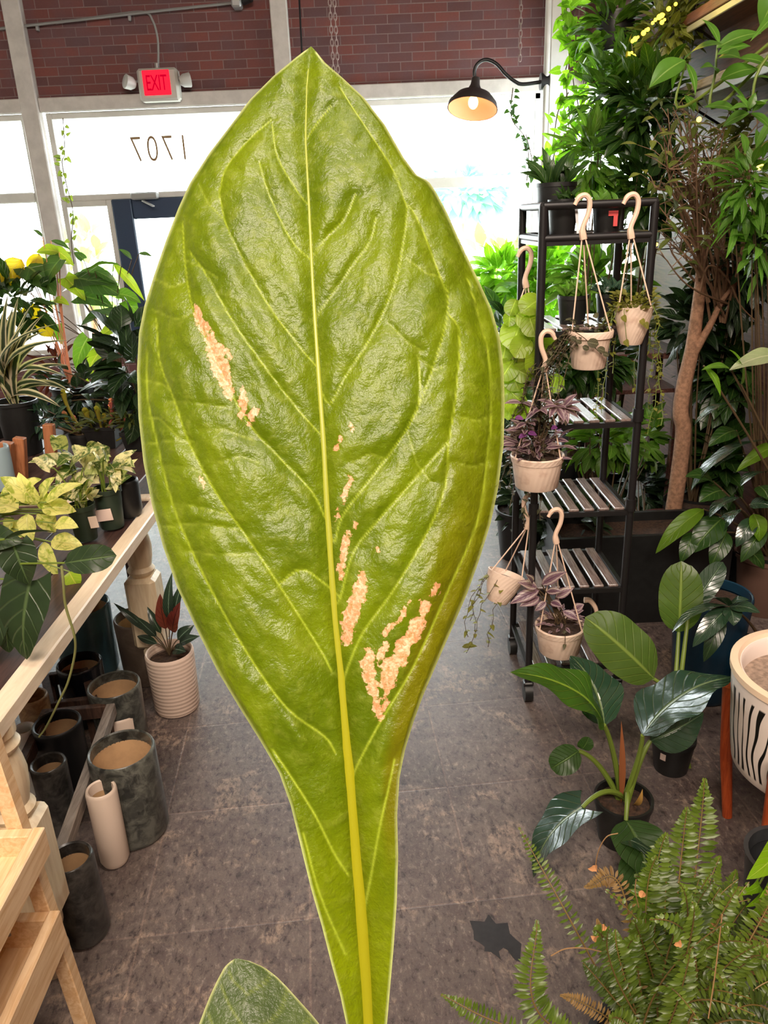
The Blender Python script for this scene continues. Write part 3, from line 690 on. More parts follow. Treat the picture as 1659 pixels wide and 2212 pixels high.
def crate(label, far, near, leftfar, z):
    a, b, c = atz(*far, z), atz(*near, z), atz(*leftfar, z); w = c - a; d = b + w
    t = thing('low_crate', label, 'crate', ((a + d) / 2).to_2d().to_3d())
    dz = Vector((0, 0, -.022)); u = (b - a).normalized() * .014; v = w.normalized() * .014
    MB().beam(a + dz, b + dz, .028, .044, None, .003).build('side_rail', GREYW if z > .21 else CRATEW, t)
    MB().beam(c + dz, d + dz, .028, .044, None, .003).build('side_rail', CRATEW, t)
    MB().beam(a + dz + v + u, c + dz - v + u, .022, .044, None, .002).build('end_rail', CRATEW, t)
    MB().beam(b + dz + v - u, d + dz - v - u, .022, .044, None, .002).build('end_rail', CRATEW, t)
    for p, s1, s2 in ((a, 1, 1), (b, 1, -1), (c, -1, 1), (d, -1, -1)):
        q = p + v * s1 * 1.2 + u * s2 * 1.2; MB().box((q.x, q.y, (z - .045) / 2), (.026, .026, z - .046)).build('leg', CRATEW, t)
crate('long low crate frame with a weathered grey rail and black pots inside', (240, 1515), (125, 1840), (100, 1530), .23)
crate('small dark crate frame beside the granite pot', (180, 1442), (202, 1510), (95, 1452), .2)
# calathea in a white ribbed pot
def soft_leaves(t, spec, mat, name='leaf'):
    for b, tp, w, pr, kw in spec:
        m = MB().leaf(b, tp, w, prof=pr, **kw); m.build(name, mat, t)
DARKRED = leafmat('dark_red_leaf', lin(72, 30, 26), lin(112, 46, 38), lin(40, 24, 22), .25, .25)
ZIG = leafmat('dark_ribbed_leaf', lin(22, 34, 26), lin(44, 60, 48), lin(120, 140, 124), .15, .22, N=12)
t, c, r = potpx('white ribbed pot with a dark red and ribbed leaf plant', 365, 1405, 104, .24, WRIB, soil=SOIL, cat='houseplant')
t.name = 'potted_calathea'
base = c + Vector((0, 0, -.02))
for (tx, ty, w, mt, pr, k) in [(346, 1282, 28, DARKRED, 'ovate', .02), (390, 1300, 30, DARKRED, 'ovate', -.02), (372, 1235, 24, ZIG, 'lance', 0), (398, 1248, 22, ZIG, 'lance', .02), (288, 1328, 20, ZIG, 'lance', -.04), (296, 1374, 18, ZIG, 'lance', .06), (432, 1374, 22, ZIG, 'lance', -.05), (420, 1350, 26, ZIG, 'lance', .03), (402, 1408, 26, ZIG, 'ovate', -.06), (318, 1310, 20, ZIG, 'lance', .05), (245, 1302, 18, ZIG, 'lance', .02)]:
    tp = at(tx, ty, c.y + k); st = base + (tp - base) * .35 + Vector((0, 0, .02))
    MB().leaf(st, tp, msize(w, tp), (0, -.6, .6), .1, .3, pr, 9, 4, wave=.1).build('leaf', mt, t)
    MB().tube(bez(base, st, (0, 0, .01), 5), .0022, 6).build('petiole', DSTEM, t)
# ------------------------------------------------------------------ pine tiered planter
def pine_planter():
    ye = 1.135; t = thing('tiered_pine_planter', 'raw pine tiered planter with empty stepped boxes in front of the table leg', 'planter', (-.75, .85, 0))
    L = .62
    def boxp(px, py, z, hgt, wid):
        m = MB(); x = at(px, py, ye).x; z = at(px, py, ye).z; th = .022
        m.box((x - th / 2, ye - L / 2, z - hgt / 2), (th, L, hgt), bev=.002)
        m.box((x - wid + th / 2, ye - L / 2, z - hgt / 2), (th, L, hgt), bev=.002)
        for y in (ye - th / 2, ye - L + th / 2): m.box((x - wid / 2, y, z - hgt / 2), (wid - 2 * th, th, hgt - .004), bev=.002)
        m.box((x - wid / 2, ye - L / 2, z - hgt + .008), (wid - 2 * th, L - 2 * th, .012))
        b = m.build('planter_box', PINE, t)
        for q in (.45,):
            MB().lathe([(.0, .0), (.005, .001), (.006, .0)], (x - wid * q, ye - th - .0005, z - hgt * .4), 10, (0, -1, 0)).build('screw', METALG, b)
        return x, z
    boxp(97, 1785, 0, .062, .2); xb, zb = boxp(130, 1965, 0, .085, .22); 
    x3 = xb + .03
    for y in (ye + .016, ye - L - .016):
        a = at(-12, 1670, ye); b = at(172, 2210, ye); d = (b - a) / (a.z - b.z)
        foot = a + d * (a.z - .005); top = a - d * .12
        MB().beam((foot.x, y, foot.z), (top.x, y, top.z), .03, .03, (1, 0, 0), .002).build('side_rail', PINE, t)
        MB().beam((foot.x - .06 - .42, y, .005), (top.x - .05, y, top.z - .02), .03, .03, (1, 0, 0), .002).build('rear_rail', PINE, t)
        MB().beam((xb - .03, y, zb - .09), (xb - .36, y, zb - .09), .022, .03, None, .002).build('cross_rail', PINE, t)
pine_planter()
# ------------------------------------------------------------------ black plant rack on castors
RX0, RX1, RY0, RY1 = .490, .808, 2.345, 2.665
RACK_TUBE = .0125
def zrow(py): return at(1275, py, RY0).z
def rack():
    t = thing('plant_rack', 'tall black tube plant rack on castors with slatted shelves and hanging pots', 'plant rack', ((RX0 + RX1) / 2, (RY0 + RY1) / 2, 0))
    zt = 1.66
    for x in (RX0, RX1):
        for y in (RY0, RY1):
            MB().tube([(x, y, .075), (x, y, zt)], RACK_TUBE, 12).build('post', BLACKM, t)
            c = MB().tube([(x - .014, y, .036), (x + .014, y, .036)], .036, 18).build('castor', BLACKP, t)
            MB().box((x, y, .07), (.034, .034, .02), bev=.004).build('fork', BLACKM, c)
    for z, nm in ((zt, 'top_rail'), (1.572, 'guard_rail')):
        for a, b in (((RX0, RY0), (RX1, RY0)), ((RX0, RY1), (RX1, RY1)), ((RX0, RY0), (RX0, RY1)), ((RX1, RY0), (RX1, RY1))):
            MB().tube([(a[0], a[1], z), (b[0], b[1], z)], .0115, 10).build(nm, BLACKM, t)
    for z in (1.56, 1.30, 1.011, .713, .432, .128):
        m = MB()
        for a, b in (((RX0, RY0), (RX1, RY0)), ((RX0, RY1), (RX1, RY1)), ((RX0, RY0), (RX0, RY1)), ((RX1, RY0), (RX1, RY1))):
            m.beam((a[0], a[1], z), (b[0], b[1], z), .014, .016)
        f = m.build('shelf_frame', BLACKM, t)
        m = MB(); n = 6; w = (RX1 - RX0 - .02) / n
        for i in range(n): m.box((RX0 + .01 + w * (i + .5), (RY0 + RY1) / 2, z + .012), (w * .66, RY1 - RY0 - .005, .009), bev=.002)
        m.build('slat', SLATW, f)
    for x in (RX0, RX1):
        for z in (.74, 1.04): MB().tube([(x, RY0, z - .02), (x, RY0, z + .02)], .017, 12).build('collar', BLACKM, t)
rack()
# ------------------------------------------------------------------ hanging pots
HEARTS = leafmat('dusky_heart_leaf', lin(54, 56, 40), lin(92, 88, 64), lin(150, 150, 120), .25, .4)
FUZZ = leafmat('olive_small_leaf', lin(98, 100, 38), lin(140, 138, 62), lin(170, 166, 90), .4, .5)
PURP = leafmat('purple_leaf', lin(84, 52, 74), lin(142, 112, 124), lin(70, 30, 66), .3, .35, var='stripe', vcol=lin(178, 160, 158))
PURP2 = leafmat('magenta_leaf', lin(96, 38, 102), lin(150, 84, 160), lin(70, 30, 66), .4, .35)
LIME = leafmat('lime_round_leaf', lin(104, 128, 26), lin(158, 178, 52), lin(180, 196, 90), .5, .32)
def hanger(label, hook, rim, w, h, y, flip=1, prof='bucket', tilt=None, strapdx=(-.86, .0, .86), cat='hanging planter'):
    top = at(*hook, y); c = at(*rim, y); r = msize(w, c) / 2; hh = msize(h, c)
    t = thing('hanging_pot', label, cat, c - Vector((0, 0, hh)))
    ax = Vector(tilt).normalized() if tilt else Vector((0, 0, 1))
    if prof == 'bucket': pr = [(.0, -hh), (r * .70, -hh), (r * .74, -hh + .004), (r * .90, -hh * .2), (r * .99, -hh * .19), (r * 1.02, -.004), (r * .99, 0), (r * .9, -.002), (r * .88, -.02)]
    elif prof == 'cone': pr = [(.0, -hh), (r * .52, -hh), (r * .56, -hh + .004), (r * .78, -hh * .6), (r * .93, -hh * .25), (r, 0), (r * .94, .001), (r * .88, -.02)]
    else: pr = [(.0, -hh), (r * .76, -hh), (r * .8, -hh + .004), (r * .93, -.022), (r * .96, -.022), (r, -.004), (r * .97, 0), (r * .9, -.002), (r * .88, -.02)]
    b = MB().lathe(pr, c, 40, ax).build('pot', PLP, t); b['label'] = 'pale plastic pot'
    MB().lathe([(r * .885, -.018), (r * .4, -.012), (.0001, -.01)], c, 24, ax).build('soil', SOIL, t)
    k = Vector((0, 0, 1)); jn = top - k * .105
    hk = poly([top + Vector((flip * -.030, 0, -.012)), top + Vector((flip * -.018, 0, .008)), top + Vector((0, 0, .012)), top + Vector((flip * .012, 0, -.004)), top + Vector((flip * .010, 0, -.035)), jn + Vector((-flip * .004, 0, .03)), jn], 5)
    MB().tube(hk, [.006] * 3 + [.0075] * (len(hk) - 8) + [.009, .010, .0105, .0105, .0105], 8).build('hook', HOOKPL, t)
    qt = k.rotation_difference(ax)
    for a in (200, 320, 80):
        e = c + qt @ Vector((math.cos(math.radians(a)) * r * .94, math.sin(math.radians(a)) * r * .94, -.003))
        s = jn + (Vector((e.x - c.x, e.y - c.y, 0))).normalized() * .006
        MB().tube(bez(s, e, (0, 0, 0), 4), .0022, 6).build('strap', HOOKPL, t)
    return t, c, r, hh, top
def plpot():
    t = NT('peach_plastic'); s = t.n('SeparateXYZ', {0: t.co('UV')})
    w = t.math('SINE', t.math('MULTIPLY', t.math('ADD', s.outputs[0], t.math('MULTIPLY', s.outputs[1], -.35)), 170.0))
    nz = t.noise(26, t.co('Object'), 4)
    return t.done(t.pri(Base_Color=t.mix(t.rng(nz, .5, .75), lin(230, 206, 186), lin(206, 176, 156)), Roughness=.5, Normal=t.bump(w, .12, .002)))
PLP = plpot()
def trail(stem, lf, start, length, size, prof='heart', sway=.03, step=.022, drift=(0, 0, 0)):
    p = Vector(start); pts = [p.copy()]; dr = Vector(drift)
    n = int(length / .03)
    for i in range(max(2, n)):
        p = p + Vector((U(-sway, sway) * .4, U(-sway, sway) * .4, -.03)) + dr * (.03 if i < 4 else .006); pts.append(p.copy())
    stem.tube(pts, .0012, 4, cap=False)
    d = 0
    for a, b in zip(pts[:-1], pts[1:]):
        for k in range(max(1, int(.03 / step))):
            q = a.lerp(b, R()); th = U(0, 6.28); o = Vector((math.cos(th), math.sin(th), U(-.9, .2))) * size
            lf.leaf(q, q + o * U(.7, 1.3), size * U(.7, 1.0), Vector((math.cos(th), math.sin(th), 1.0)), .05, .15, prof, 4, 2, lobe=.15 if prof == 'heart' else 0)
def mound(lf, c, r, n, size, prof='ovate', up=.5, w=.5, flat=.5, nl=5):
    for i in range(n):
        th = U(0, 6.28); q = c + Vector((math.cos(th) * r * R() ** .5, math.sin(th) * r * R() ** .5, U(-.01, flat * r)))
        o = Vector((math.cos(th), math.sin(th), U(-.4, 1) * up)).normalized() * size * U(.6, 1.3)
        lf.leaf(q, q + o, size * w * U(.8, 1.2), Vector((U(-.5, .5), U(-.7, .2), 1)), U(0, .15), .2, prof, nl, 2)
yh = RY0 - .012
# string of hearts pot
t, c, r, hh, tp = hanger('trailing heart leaf vine in square cornered peach pot hung on the rack top rail', (1265, 432), (1275, 712), 98, 82, yh)
st, lf = MB(), MB()
for i in range(22):
    a = U(2.6, 4.2); s = c + Vector((math.cos(a) * r, math.sin(a) * r * .8, .004)); trail(st, lf, s, U(.25, .62), .017, 'heart', .03, .012, (U(-1.2, -.2), U(-.3, .5), 0))
for px, py, sc in ((1245, 735, 12), (1258, 748, 15), (1268, 738, 26), (1290, 752, 18), (1302, 762, 14), (1232, 728, 14)):
    q = at(px, py, c.y - r - .01); lf.leaf(q, q + Vector((msize(sc, q), 0, -.01)), msize(sc * .8, q), (0, -1, .2), .03, .1, 'round', 5, 3)
st.tube([at(1225, 705, c.y - r), at(1262, 730, c.y - r - .006), at(1300, 765, c.y - r - .008)], .0013, 5)
mound(lf, c, r * .9, 50, .022, 'heart', .5, .8)
st.build('stem', DSTEM, t); lf.build('foliage', HEARTS, t)
# olive trailing plant in the cone pot
t, c, r, hh, tp = hanger('fuzzy olive trailing plant in tapered peach pot hung next to the rack corner', (1370, 430), (1369, 662), 84, 80, yh, prof='cone')
st, lf = MB(), MB()
for i in range(16):
    a = U(-.9, 4.0); s = c + Vector((math.cos(a) * r * 1.02, math.sin(a) * r, .006)); trail(st, lf, s, U(.08, .42) if abs(math.cos(a)) > .4 else U(.03, .08), .014, 'ovate', .03, .010, (math.cos(a) * .3, 0, 0))
mound(lf, c, r * 1.1, 170, .022, 'ovate', .9, .5, .6)
for px, py in ((1345, 682), (1385, 690), (1393, 697), (1350, 735)):
    q = at(px, py, c.y - r - .008); lf.leaf(q, q + Vector((.012, 0, -.02)), .02, (0, -1, .2), .03, .1, 'heart', 5, 3)
st.tube([at(1348, 668, c.y - r - .004), at(1350, 700, c.y - r - .006), at(1354, 738, c.y - r * .7)], .001, 5)
st.build('stem', GSTEM, t); lf.build('foliage', FUZZ, t)
# purple plant, middle left
t, c, r, hh, tp = hanger('purple wandering plant in round peach pot hung at the middle shelf post', (1178, 725), (1161, 980), 116, 74, yh - .03, prof='round', flip=-1)
st, lf = MB(), MB()
mound(lf, c, r * .9, 60, .05, 'lance', .8, .42, .8)
for i in range(9):
    a = U(0, 6.28); e = c + Vector((math.cos(a) * r * U(.4, 1.2), math.sin(a) * r * .6, U(.05, .17))); st.tube(bez(c, e, (0, 0, .02), 5), .002, 5)
    for k in range(4): o = Vector((U(-1, 1), U(-1, .3), U(-.6, .5))).normalized(); lf.leaf(e, e + o * .06, .024, (0, -.5, 1), .1, .2, 'lance', 6, 2)
st.build('stem', DSTEM, t); lf.build('foliage', PURP, t)
for px, py in ((1112, 902), (1140, 935), (1190, 925), (1205, 928), (1215, 935), (1120, 945)):
    q = at(px, py, c.y - r * .6); pf = MB().leaf(q, q + Vector((U(-.02, .03), -.01, U(-.012, .012))), .02, (0, -.6, 1), .1, .2, 'ovate', 6, 3)
    pf.build('bright_leaf', PURP2, t)['label'] = 'bright magenta leaf'
# round leaf lime plant hung on the side
t, c, r, hh, tp = hanger('lime round leaf trailing plant hung on the rack side toward the window', (1139, 545), (1124, 735), 80, 70, 2.50)
st, lf = MB(), MB()
for px, py, sc in ((1148, 660, 44), (1140, 690, 40), (1108, 665, 30), (1117, 722, 58), (1150, 702, 40), (1168, 745, 52), (1140, 770, 44), (1125, 750, 40), (1152, 785, 46), (1197, 828, 34), (1110, 870, 44), (1102, 885, 34), (1128, 888, 28), (1100, 690, 24), (1095, 800, 40), (1112, 820, 40), (1104, 848, 40), (1090, 760, 36), (1130, 805, 36)):
    q = at(px, py, 2.44 + U(-.05, .03)); th = U(-2.4, -.6); o = Vector((math.cos(th) * .8, -.25, math.sin(th) * .5)).normalized() * msize(sc, q)
    o = o * 1.4; lf.leaf(q - o * .5, q + o * .5, msize(sc * 1.25, q), (U(-.5, .5), -.9, U(.1, .5)), .06, .18, 'round', 8, 4)
    st.tube(bez(c + Vector((U(-.02, .02), -.03, 0)), q - o * .5, (0, -.02, .02), 5), .0016, 5)
st.build('stem', GSTEM, t); lf.build('foliage', LIME, t)
# tilted pot low on the side
t, c, r, hh, tp = hanger('tilted peach pot with pale vine hung low on the rack side', (1140, 1078), (1094, 1238), 82, 66, 2.36, prof='cone', tilt=(.36, .22, 1), flip=-1)
st, lf = MB(), MB()
for i in range(5):
    a = U(2.4, 4.6); trail(st, lf, c + Vector((math.cos(a) * r * .9, math.sin(a) * r * .9, .01)), U(.18, .3), .02, 'heart', .03, .03, (-.5, 0, 0))
q = at(1010, 1397, 2.36); lf.leaf(q + Vector((-.02, 0, 0)), q + Vector((.035, 0, 0)), .02, (0, -.5, 1), .1, .1, 'ovate', 6, 3)
st.build('stem', DSTEM, t); lf.build('foliage', FUZZ, t)
# lowest purple plant
t, c, r, hh, tp = hanger('striped purple wandering plant in round peach pot hung lowest on the rack', (1205, 1108), (1210, 1348), 108, 66, yh - .05, prof='round')
st, lf = MB(), MB()
for (a, b, w) in [((1165, 1275), (1100, 1305), 26), ((1160, 1270), (1118, 1258), 24), ((1165, 1290), (1122, 1310), 26), ((1150, 1262), (1135, 1240), 20), ((1170, 1262), (1225, 1235), 26), ((1180, 1278), (1215, 1278), 18), ((1190, 1300), (1215, 1312), 20), ((1240, 1318), (1262, 1305), 20), ((1225, 1330), (1262, 1318), 16), ((1180, 1300), (1155, 1320), 18), ((1200, 1290), (1240, 1270), 22), ((1215, 1320), (1250, 1340), 18)]:
    p, q = at(*a, c.y - .02), at(*b, c.y - .04 + U(-.02, .02)); lf.leaf(p, q, msize(w, q), (0, -.7, .7), .1, .25, 'lance', 7, 2)
    st.tube(bez(c + Vector((U(-.02, .02), 0, 0)), p, (0, 0, .01), 5), .0022, 5)
mound(lf, c, r * .85, 40, .03, 'lance', .7, .4, .6)
tr = MB()
trail(st, tr, at(1222, 1350, c.y - r - .003), .11, .016, 'heart', .004, .02, (0, 0, 0))
st.build('stem', DSTEM, t); lf.build('foliage', PURP, t); tr.build('trailing_sprig', HEARTS, t)
# spare hook behind
p = at(1275, 1300, RY0 + .25)
t = thing('hanging_hook', 'pale plastic hook lying beside the lowest hanging purple plant', 'hook', p)
MB().tube(poly([at(1262, 1296, RY0 + .12), at(1275, 1298, RY0 + .12), at(1288, 1318, RY0 + .12), at(1285, 1345, RY0 + .12)], 6), [.011, .006], 8).build('hook', HOOKPL, t)
# ------------------------------------------------------------------ generic potted bushes
G_DARK = leafmat('dark_glossy_leaf', lin(26, 50, 20), lin(48, 80, 30), lin(90, 116, 56), .28, .3)
G_DEEP = leafmat('deep_green_leaf', lin(20, 38, 22), lin(40, 60, 34), lin(70, 92, 56), .2, .3)  # darkest of the bush greens
G_MID = leafmat('mid_green_leaf', lin(66, 106, 30), lin(106, 146, 52), lin(140, 166, 80), .42, .36)
G_BRT = leafmat('bright_green_leaf', lin(84, 132, 26), lin(132, 176, 48), lin(160, 196, 90), .5, .4)
G_OLV = leafmat('olive_leaf', lin(70, 82, 34), lin(112, 120, 58), lin(140, 146, 90), .35, .4)
G_BLUE = leafmat('blue_glossy_leaf', lin(26, 50, 40), lin(52, 84, 66), lin(140, 160, 120), .2, .24, N=9)
def bush(name, label, cat, base, vols, mat, size, w=.42, prof='ovate', pot=None, stems=5, stemmat=DSTEM, droop=.2, group=None, ps=None, twigs=0):
    """pot on its stand, stems from it, and leaves filling the ellipsoids vols = (centre, radii, count)"""
    base = Vector(base); t = thing(name, label, cat, base, group)
    rim = base
    if pot:
        r, h, pm = pot
        MB().lathe([(.0, .001), (r * .76, .0), (r * .8, .004), (r * .97, h - .012), (r, h - .012), (r, h), (r * .93, h), (r * .9, h - .02)], base, 32).build('pot', pm, t)
        MB().lathe([(r * .905, h - .02), (r * .4, h - .014), (.0001, h - .012)], base, 24).build('soil', SOIL, t)
        rim = base + Vector((0, 0, h - .015))
    st, lf = MB(), MB()
    for c, rad, n in vols:
        c = Vector(c)
        for i in range(n):
            d = Vector((random.gauss(0, 1), random.gauss(0, 1), random.gauss(0, 1))).normalized(); k = R() ** .4
            q = c + Vector((d.x * rad[0], d.y * rad[1], d.z * rad[2])) * k
            q.x = min(q.x, 1.70); o = (d + Vector((U(-.6, .6), U(-.6, .6), U(-.5, .5) - droop))).normalized() * size * U(.65, 1.25)
            if q.x + o.x > 1.8: o.x = -o.x
            lf.leaf(q, q + o, size * w * U(.75, 1.2), Vector((U(-.6, .6), U(-.8, .3), 1)), U(0, .15), U(.1, .35), prof, 5, 2)
            if i < stems:
                st.tube(bez(rim + Vector((U(-.02, .02), U(-.02, .02), 0)), q, (d.x * .02, d.y * .02, .02), 6), [.005, .002], 5)
    if st.v: st.build('stem', stemmat, t)
    o = lf.build('foliage', mat, t)
    return t
# ------------------------------------------------------------------ plants on the tables at the left
def table_pot(t, c, r, h, mat, z=.74, sq=False, soil=True):
    c = Vector((c[0], c[1], z))
    MB().lathe([(.0, .001), (r * .78, .0), (r * .8, .004), (r * .96, h - .016), (r * 1.03, h - .015), (r * 1.03, h), (r * .95, h), (r * .92, h - .02)], c, 36, sq=range(9) if sq else None).build('pot', mat, t)
    if soil: MB().lathe([(r * .93, h - .022), (r * .4, h - .016), (.0001, h - .014)], c, 24).build('soil', SOIL, t)
    return c + Vector((0, 0, h - .015))
def pxleaves(t, base, y, lst, mats, prof='heart', stemmat=GSTEM, nrm=(0, -.55, .85), jit=.05, lobe=0.0, arch=.12, pr=.0022):
    """large leaves one by one: (base px), (tip px), width px, material key, optional profile; each with its petiole"""
    for e in lst:
        (a, b, w, mk) = e[:4]; k = e[4] if len(e) > 4 else prof; dy = U(-jit, jit)
        p, q = at(*a, y + dy), at(*b, y + dy + U(-jit, jit) * .6)
        n = Vector(e[5]) if len(e) > 5 else Vector(nrm) + Vector((U(-.25, .25), 0, U(-.2, .2)))
        o = MB().leaf(p, q, msize(w, p), n, arch, .16, k, 11, 6, lobe=lobe if k == 'heart' else 0, wave=.06).build('leaf', mats[mk], t, 'all')
        MB().tube(bez(base + Vector((U(-.012, .012), U(-.012, .012), 0)), p, ((p.x - base.x) * -.15, 0, .03), 8), [pr * 1.3, pr], 6).build('petiole', stemmat, t)
DRAC = leafmat('white_striped_strap_leaf', lin(40, 52, 34), lin(62, 76, 50), None, .3, .35, var='edge', vcol=lin(200, 188, 160), N=0.01)
GOLD = leafmat('golden_leaf', lin(130, 148, 48), lin(168, 178, 74), lin(206, 202, 130), .4, .36, var='marble', vcol=lin(222, 214, 140))
POTH = leafmat('marbled_pothos_leaf', lin(58, 88, 34), lin(92, 118, 52), lin(190, 190, 130), .3, .3, var='marble', vcol=lin(226, 216, 170))
YELL = leafmat('yellowing_leaf', lin(190, 160, 20), lin(222, 190, 40), lin(200, 160, 70), .5, .4)
YGRN = leafmat('yellow_green_leaf', lin(120, 150, 40), lin(160, 176, 56), lin(200, 190, 90), .5, .38)
BIGD = leafmat('big_dark_leaf', lin(44, 72, 38), lin(72, 102, 52), lin(110, 134, 78), .42, .28, spec=.7)
PHIL = leafmat('philodendron_leaf', lin(26, 42, 24), lin(46, 64, 38), lin(84, 104, 66), .2, .34, N=5)
SARR = leafmat('pitcher_skin', lin(120, 112, 30), lin(150, 140, 50), lin(150, 70, 50), .35, .4)
# strappy dracaena in a big black pot
c = atz(42, 988, .74); r = msize(44, c); t = thing('potted_dracaena', 'white striped strap leaf plant in the big black pot', 'houseplant', c)
top = table_pot(t, (c.x, c.y + r * .8), r, .235, BLACKP)
for i, (px, py, w) in enumerate([(140, 812, 13), (158, 852, 13), (150, 735, 14), (128, 770, 13), (120, 700, 12), (96, 678, 12), (70, 655, 12), (40, 640, 12), (18, 632, 13), (-10, 640, 13), (-40, 690, 14), (100, 715, 12), (60, 690, 13), (30, 660, 12), (150, 790, 12), (110, 830, 13), (-50, 780, 14), (85, 742, 13), (5, 690, 13), (50, 720, 12), (132, 880, 12), (20, 700, 13)]):
    q = at(px, py, top.y + U(-.14, .14)); b = top + Vector((U(-.02, .02), U(-.02, .02), U(0, .09)))
    MB().leaf(b, q, msize(w * 1.7, q), (U(-.2, .2), -.55, .8), .26 if abs(px - 30) > 50 else .10, .25, 'strap', 12, 6).build('leaf', DRAC, t, 'all')
# yellowing anthurium with salmon stalks
c = Vector((-1.5, 3.75, .74)); t = thing('yellowing_anthurium', 'tall plant with salmon stalks and yellow drooping leaves before the window post', 'houseplant', c)
top = table_pot(t, c, .1, .2, BLACKP)
pxleaves(t, top, 3.7, [((46, 560), (8, 622), 48, 'y', 'ovate', (0, -1, .15)), ((84, 548), (68, 604), 34, 'y', 'ovate', (.2, -1, .1)), ((128, 545), (78, 545), 34, 'g', 'ovate'), ((120, 540), (160, 575), 30, 'g'), ((60, 575), (120, 640), 88, 'd'), ((40, 590), (-20, 640), 70, 'd'), ((130, 560), (100, 650), 80, 'd'), ((110, 520), (152, 540), 16, 'd', 'lance'), ((92, 512), (70, 496), 12, 'd', 'lance'), ((75, 655), (66, 722), 44, 'y', 'ovate', (0, -1, .2)), ((88, 690), (112, 728), 44, 'y', 'ovate', (0, -1, .2)), ((118, 648), (150, 660), 30, 'v')], {'y': YELL, 'g': YGRN, 'd': BIGD, 'v': YGRN}, 'heart', PSTEM, lobe=.12)
# large dark leaf plant by the hero leaf
c = Vector((-1.32, 3.95, .74)); t = thing('broad_leaf_plant', 'large dark leaf plant leaning in front of the blue door frame', 'houseplant', c)
top = table_pot(t, c, .1, .18, BLACKP)
pxleaves(t, top, 3.85, [((150, 615), (255, 618), 62, 'd'), ((168, 640), (245, 665), 60, 'd'), ((284, 684), (174, 704), 84, 'd', 'ovate', (0, .3, 1)), ((160, 600), (262, 640), 80, 'd', 'ovate', (.1, -.6, .8)), ((262, 575), (186, 585), 40, 'b', 'ovate', (0, .2, 1)), ((20, 640), (62, 668), 60, 'd', 'ovate', (0, .3, 1)), ((0, 600), (40, 640), 60, 'd', 'ovate', (0, .25, 1)), ((270, 700), (205, 745), 46, 'g'), ((180, 560), (160, 545), 22, 'd'), ((205, 585), (255, 615), 22, 'd', 'lance'), ((245, 570), (312, 650), 20, 'g', 'lance'), ((258, 635), (305, 655), 40, 'b'), ((270, 650), (300, 680), 40, 'b'), ((285, 560), (255, 538), 14, 'd', 'lance'), ((300, 548), (330, 555), 12, 'd', 'lance'), ((140, 600), (185, 650), 44, 'g'), ((190, 730), (165, 800), 48, 'b'), ((215, 760), (190, 840), 46, 'g'), ((125, 700), (135, 745), 34, 'b')], {'d': BIGD, 'g': YGRN, 'b': G_MID}, 'heart', DSTEM, lobe=.1)
# dark bushes that fill the tables
def tb(label, c, vols, mat, size, name='leafy_houseplant', pot=True, **k):
    return bush(name, label, 'houseplant', c, vols, mat, size, pot=(.085, .16, BLACKP) if pot else None, **k)
tb('dense dark plant behind the striped strap leaf plant', (-1.85, 3.6, .74), [(at(20, 650, 3.6), (.16, .12, .12), 90)], G_DARK, .11)
tb('deep green plant behind the pitcher plants', (-1.2, 3.55, .74), [(at(170, 850, 3.55), (.2, .12, .13), 110)], G_DEEP, .1)
tb('blackish leafy plant hard against the big leaf edge below the window sill', (-1.02, 3.3, .74), [(at(285, 800, 3.25), (.1, .12, .2), 70)], G_DEEP, .15, w=.5)
bush('leafy_houseplant', 'small shiny plant right of the big black pot', 'houseplant', (-1.33, 3.32, .74), [(at(105, 905, 3.3), (.09, .06, .06), 60)], G_BLUE, .06, pot=(.05, .07, BLACKP))
tb('low reddish bromeliad with a pink flower tip', (-1.5, 3.95, .74), [(at(122, 795, 3.95), (.1, .1, .1), 50)], DARKRED, .12, w=.18, prof='lance')
# dark blue pot and copper stakes
c = atz(112, 902, .74); cyl_pot('ceramic_pot', 'glossy midnight blue bowl beside the big black pot', (c.x, c.y + .05, .74), msize(25, c), .09, plain('midnight_glaze', lin(24, 32, 58), .2), soil=SOIL)
def stake(label, px, py, py0, w, y):
    a, b = at(px, py0, y), at(px + 6, py, y); wd = msize(w, a)
    t = tag(MB().beam(a, (b.x - .0, b.y, .742), wd, wd * .8, (1, 0, 0), .003).build('wooden_post', STAKEW), label, 'wooden post')
stake('copper brown wooden post beside the pothos, shorter one of the pair', 14, 1050, 955, 26, 2.84)
stake('copper brown wooden post beside the pothos, taller one of the pair', 42, 1040, 945, 24, 2.9)
stake('copper brown wooden post standing alone before the pitcher plants', 105, 985, 916, 22, 3.16)
c = at(-24, 1010, 2.72); cyl_pot('ceramic_pot', 'pale blue pot cut by the picture edge beside the copper posts', (c.x, 2.78, .74), .055, .17, plain('pale_blue_glaze', lin(150, 172, 180), .3), soil=SOIL)
# pitcher plants
def pitcher(px0, px1, top_, w, y, mat, lip, t):
    a, b = at(*px0, y), at(*px1, y); r = msize(w, b) / 2; n = 9
    pts = bez(a, b, ((b.x - a.x) * .25, 0, -.005), n); rr = [r * (.28 + .72 * (i / n) ** 1.3) for i in range(n)] + [r * 1.25]
    MB().tube(pts, rr, 12, cap=False).build('pitcher', mat, t)
    MB().leaf(pts[-1] + Vector((0, r * .9, 0)), pts[-1] + Vector((U(-.01, .01), -r * .4, r * 2.0)), r * 2.4, (0, -1, .3), .25, .1, 'round', 6, 4, wave=.2).build('hood', lip, t)
PINKP = leafmat('pink_pitcher', lin(206, 96, 96), lin(222, 140, 130), lin(190, 60, 70), .4, .4)
c = atz(225, 968, .74); t = thing('pitcher_plant', 'yellow green pitcher plant with pink hooded traps in a black pot', 'pitcher plant', c)
top = table_pot(t, (c.x, c.y + .04), .07, .1, BLACKP, sq=True)
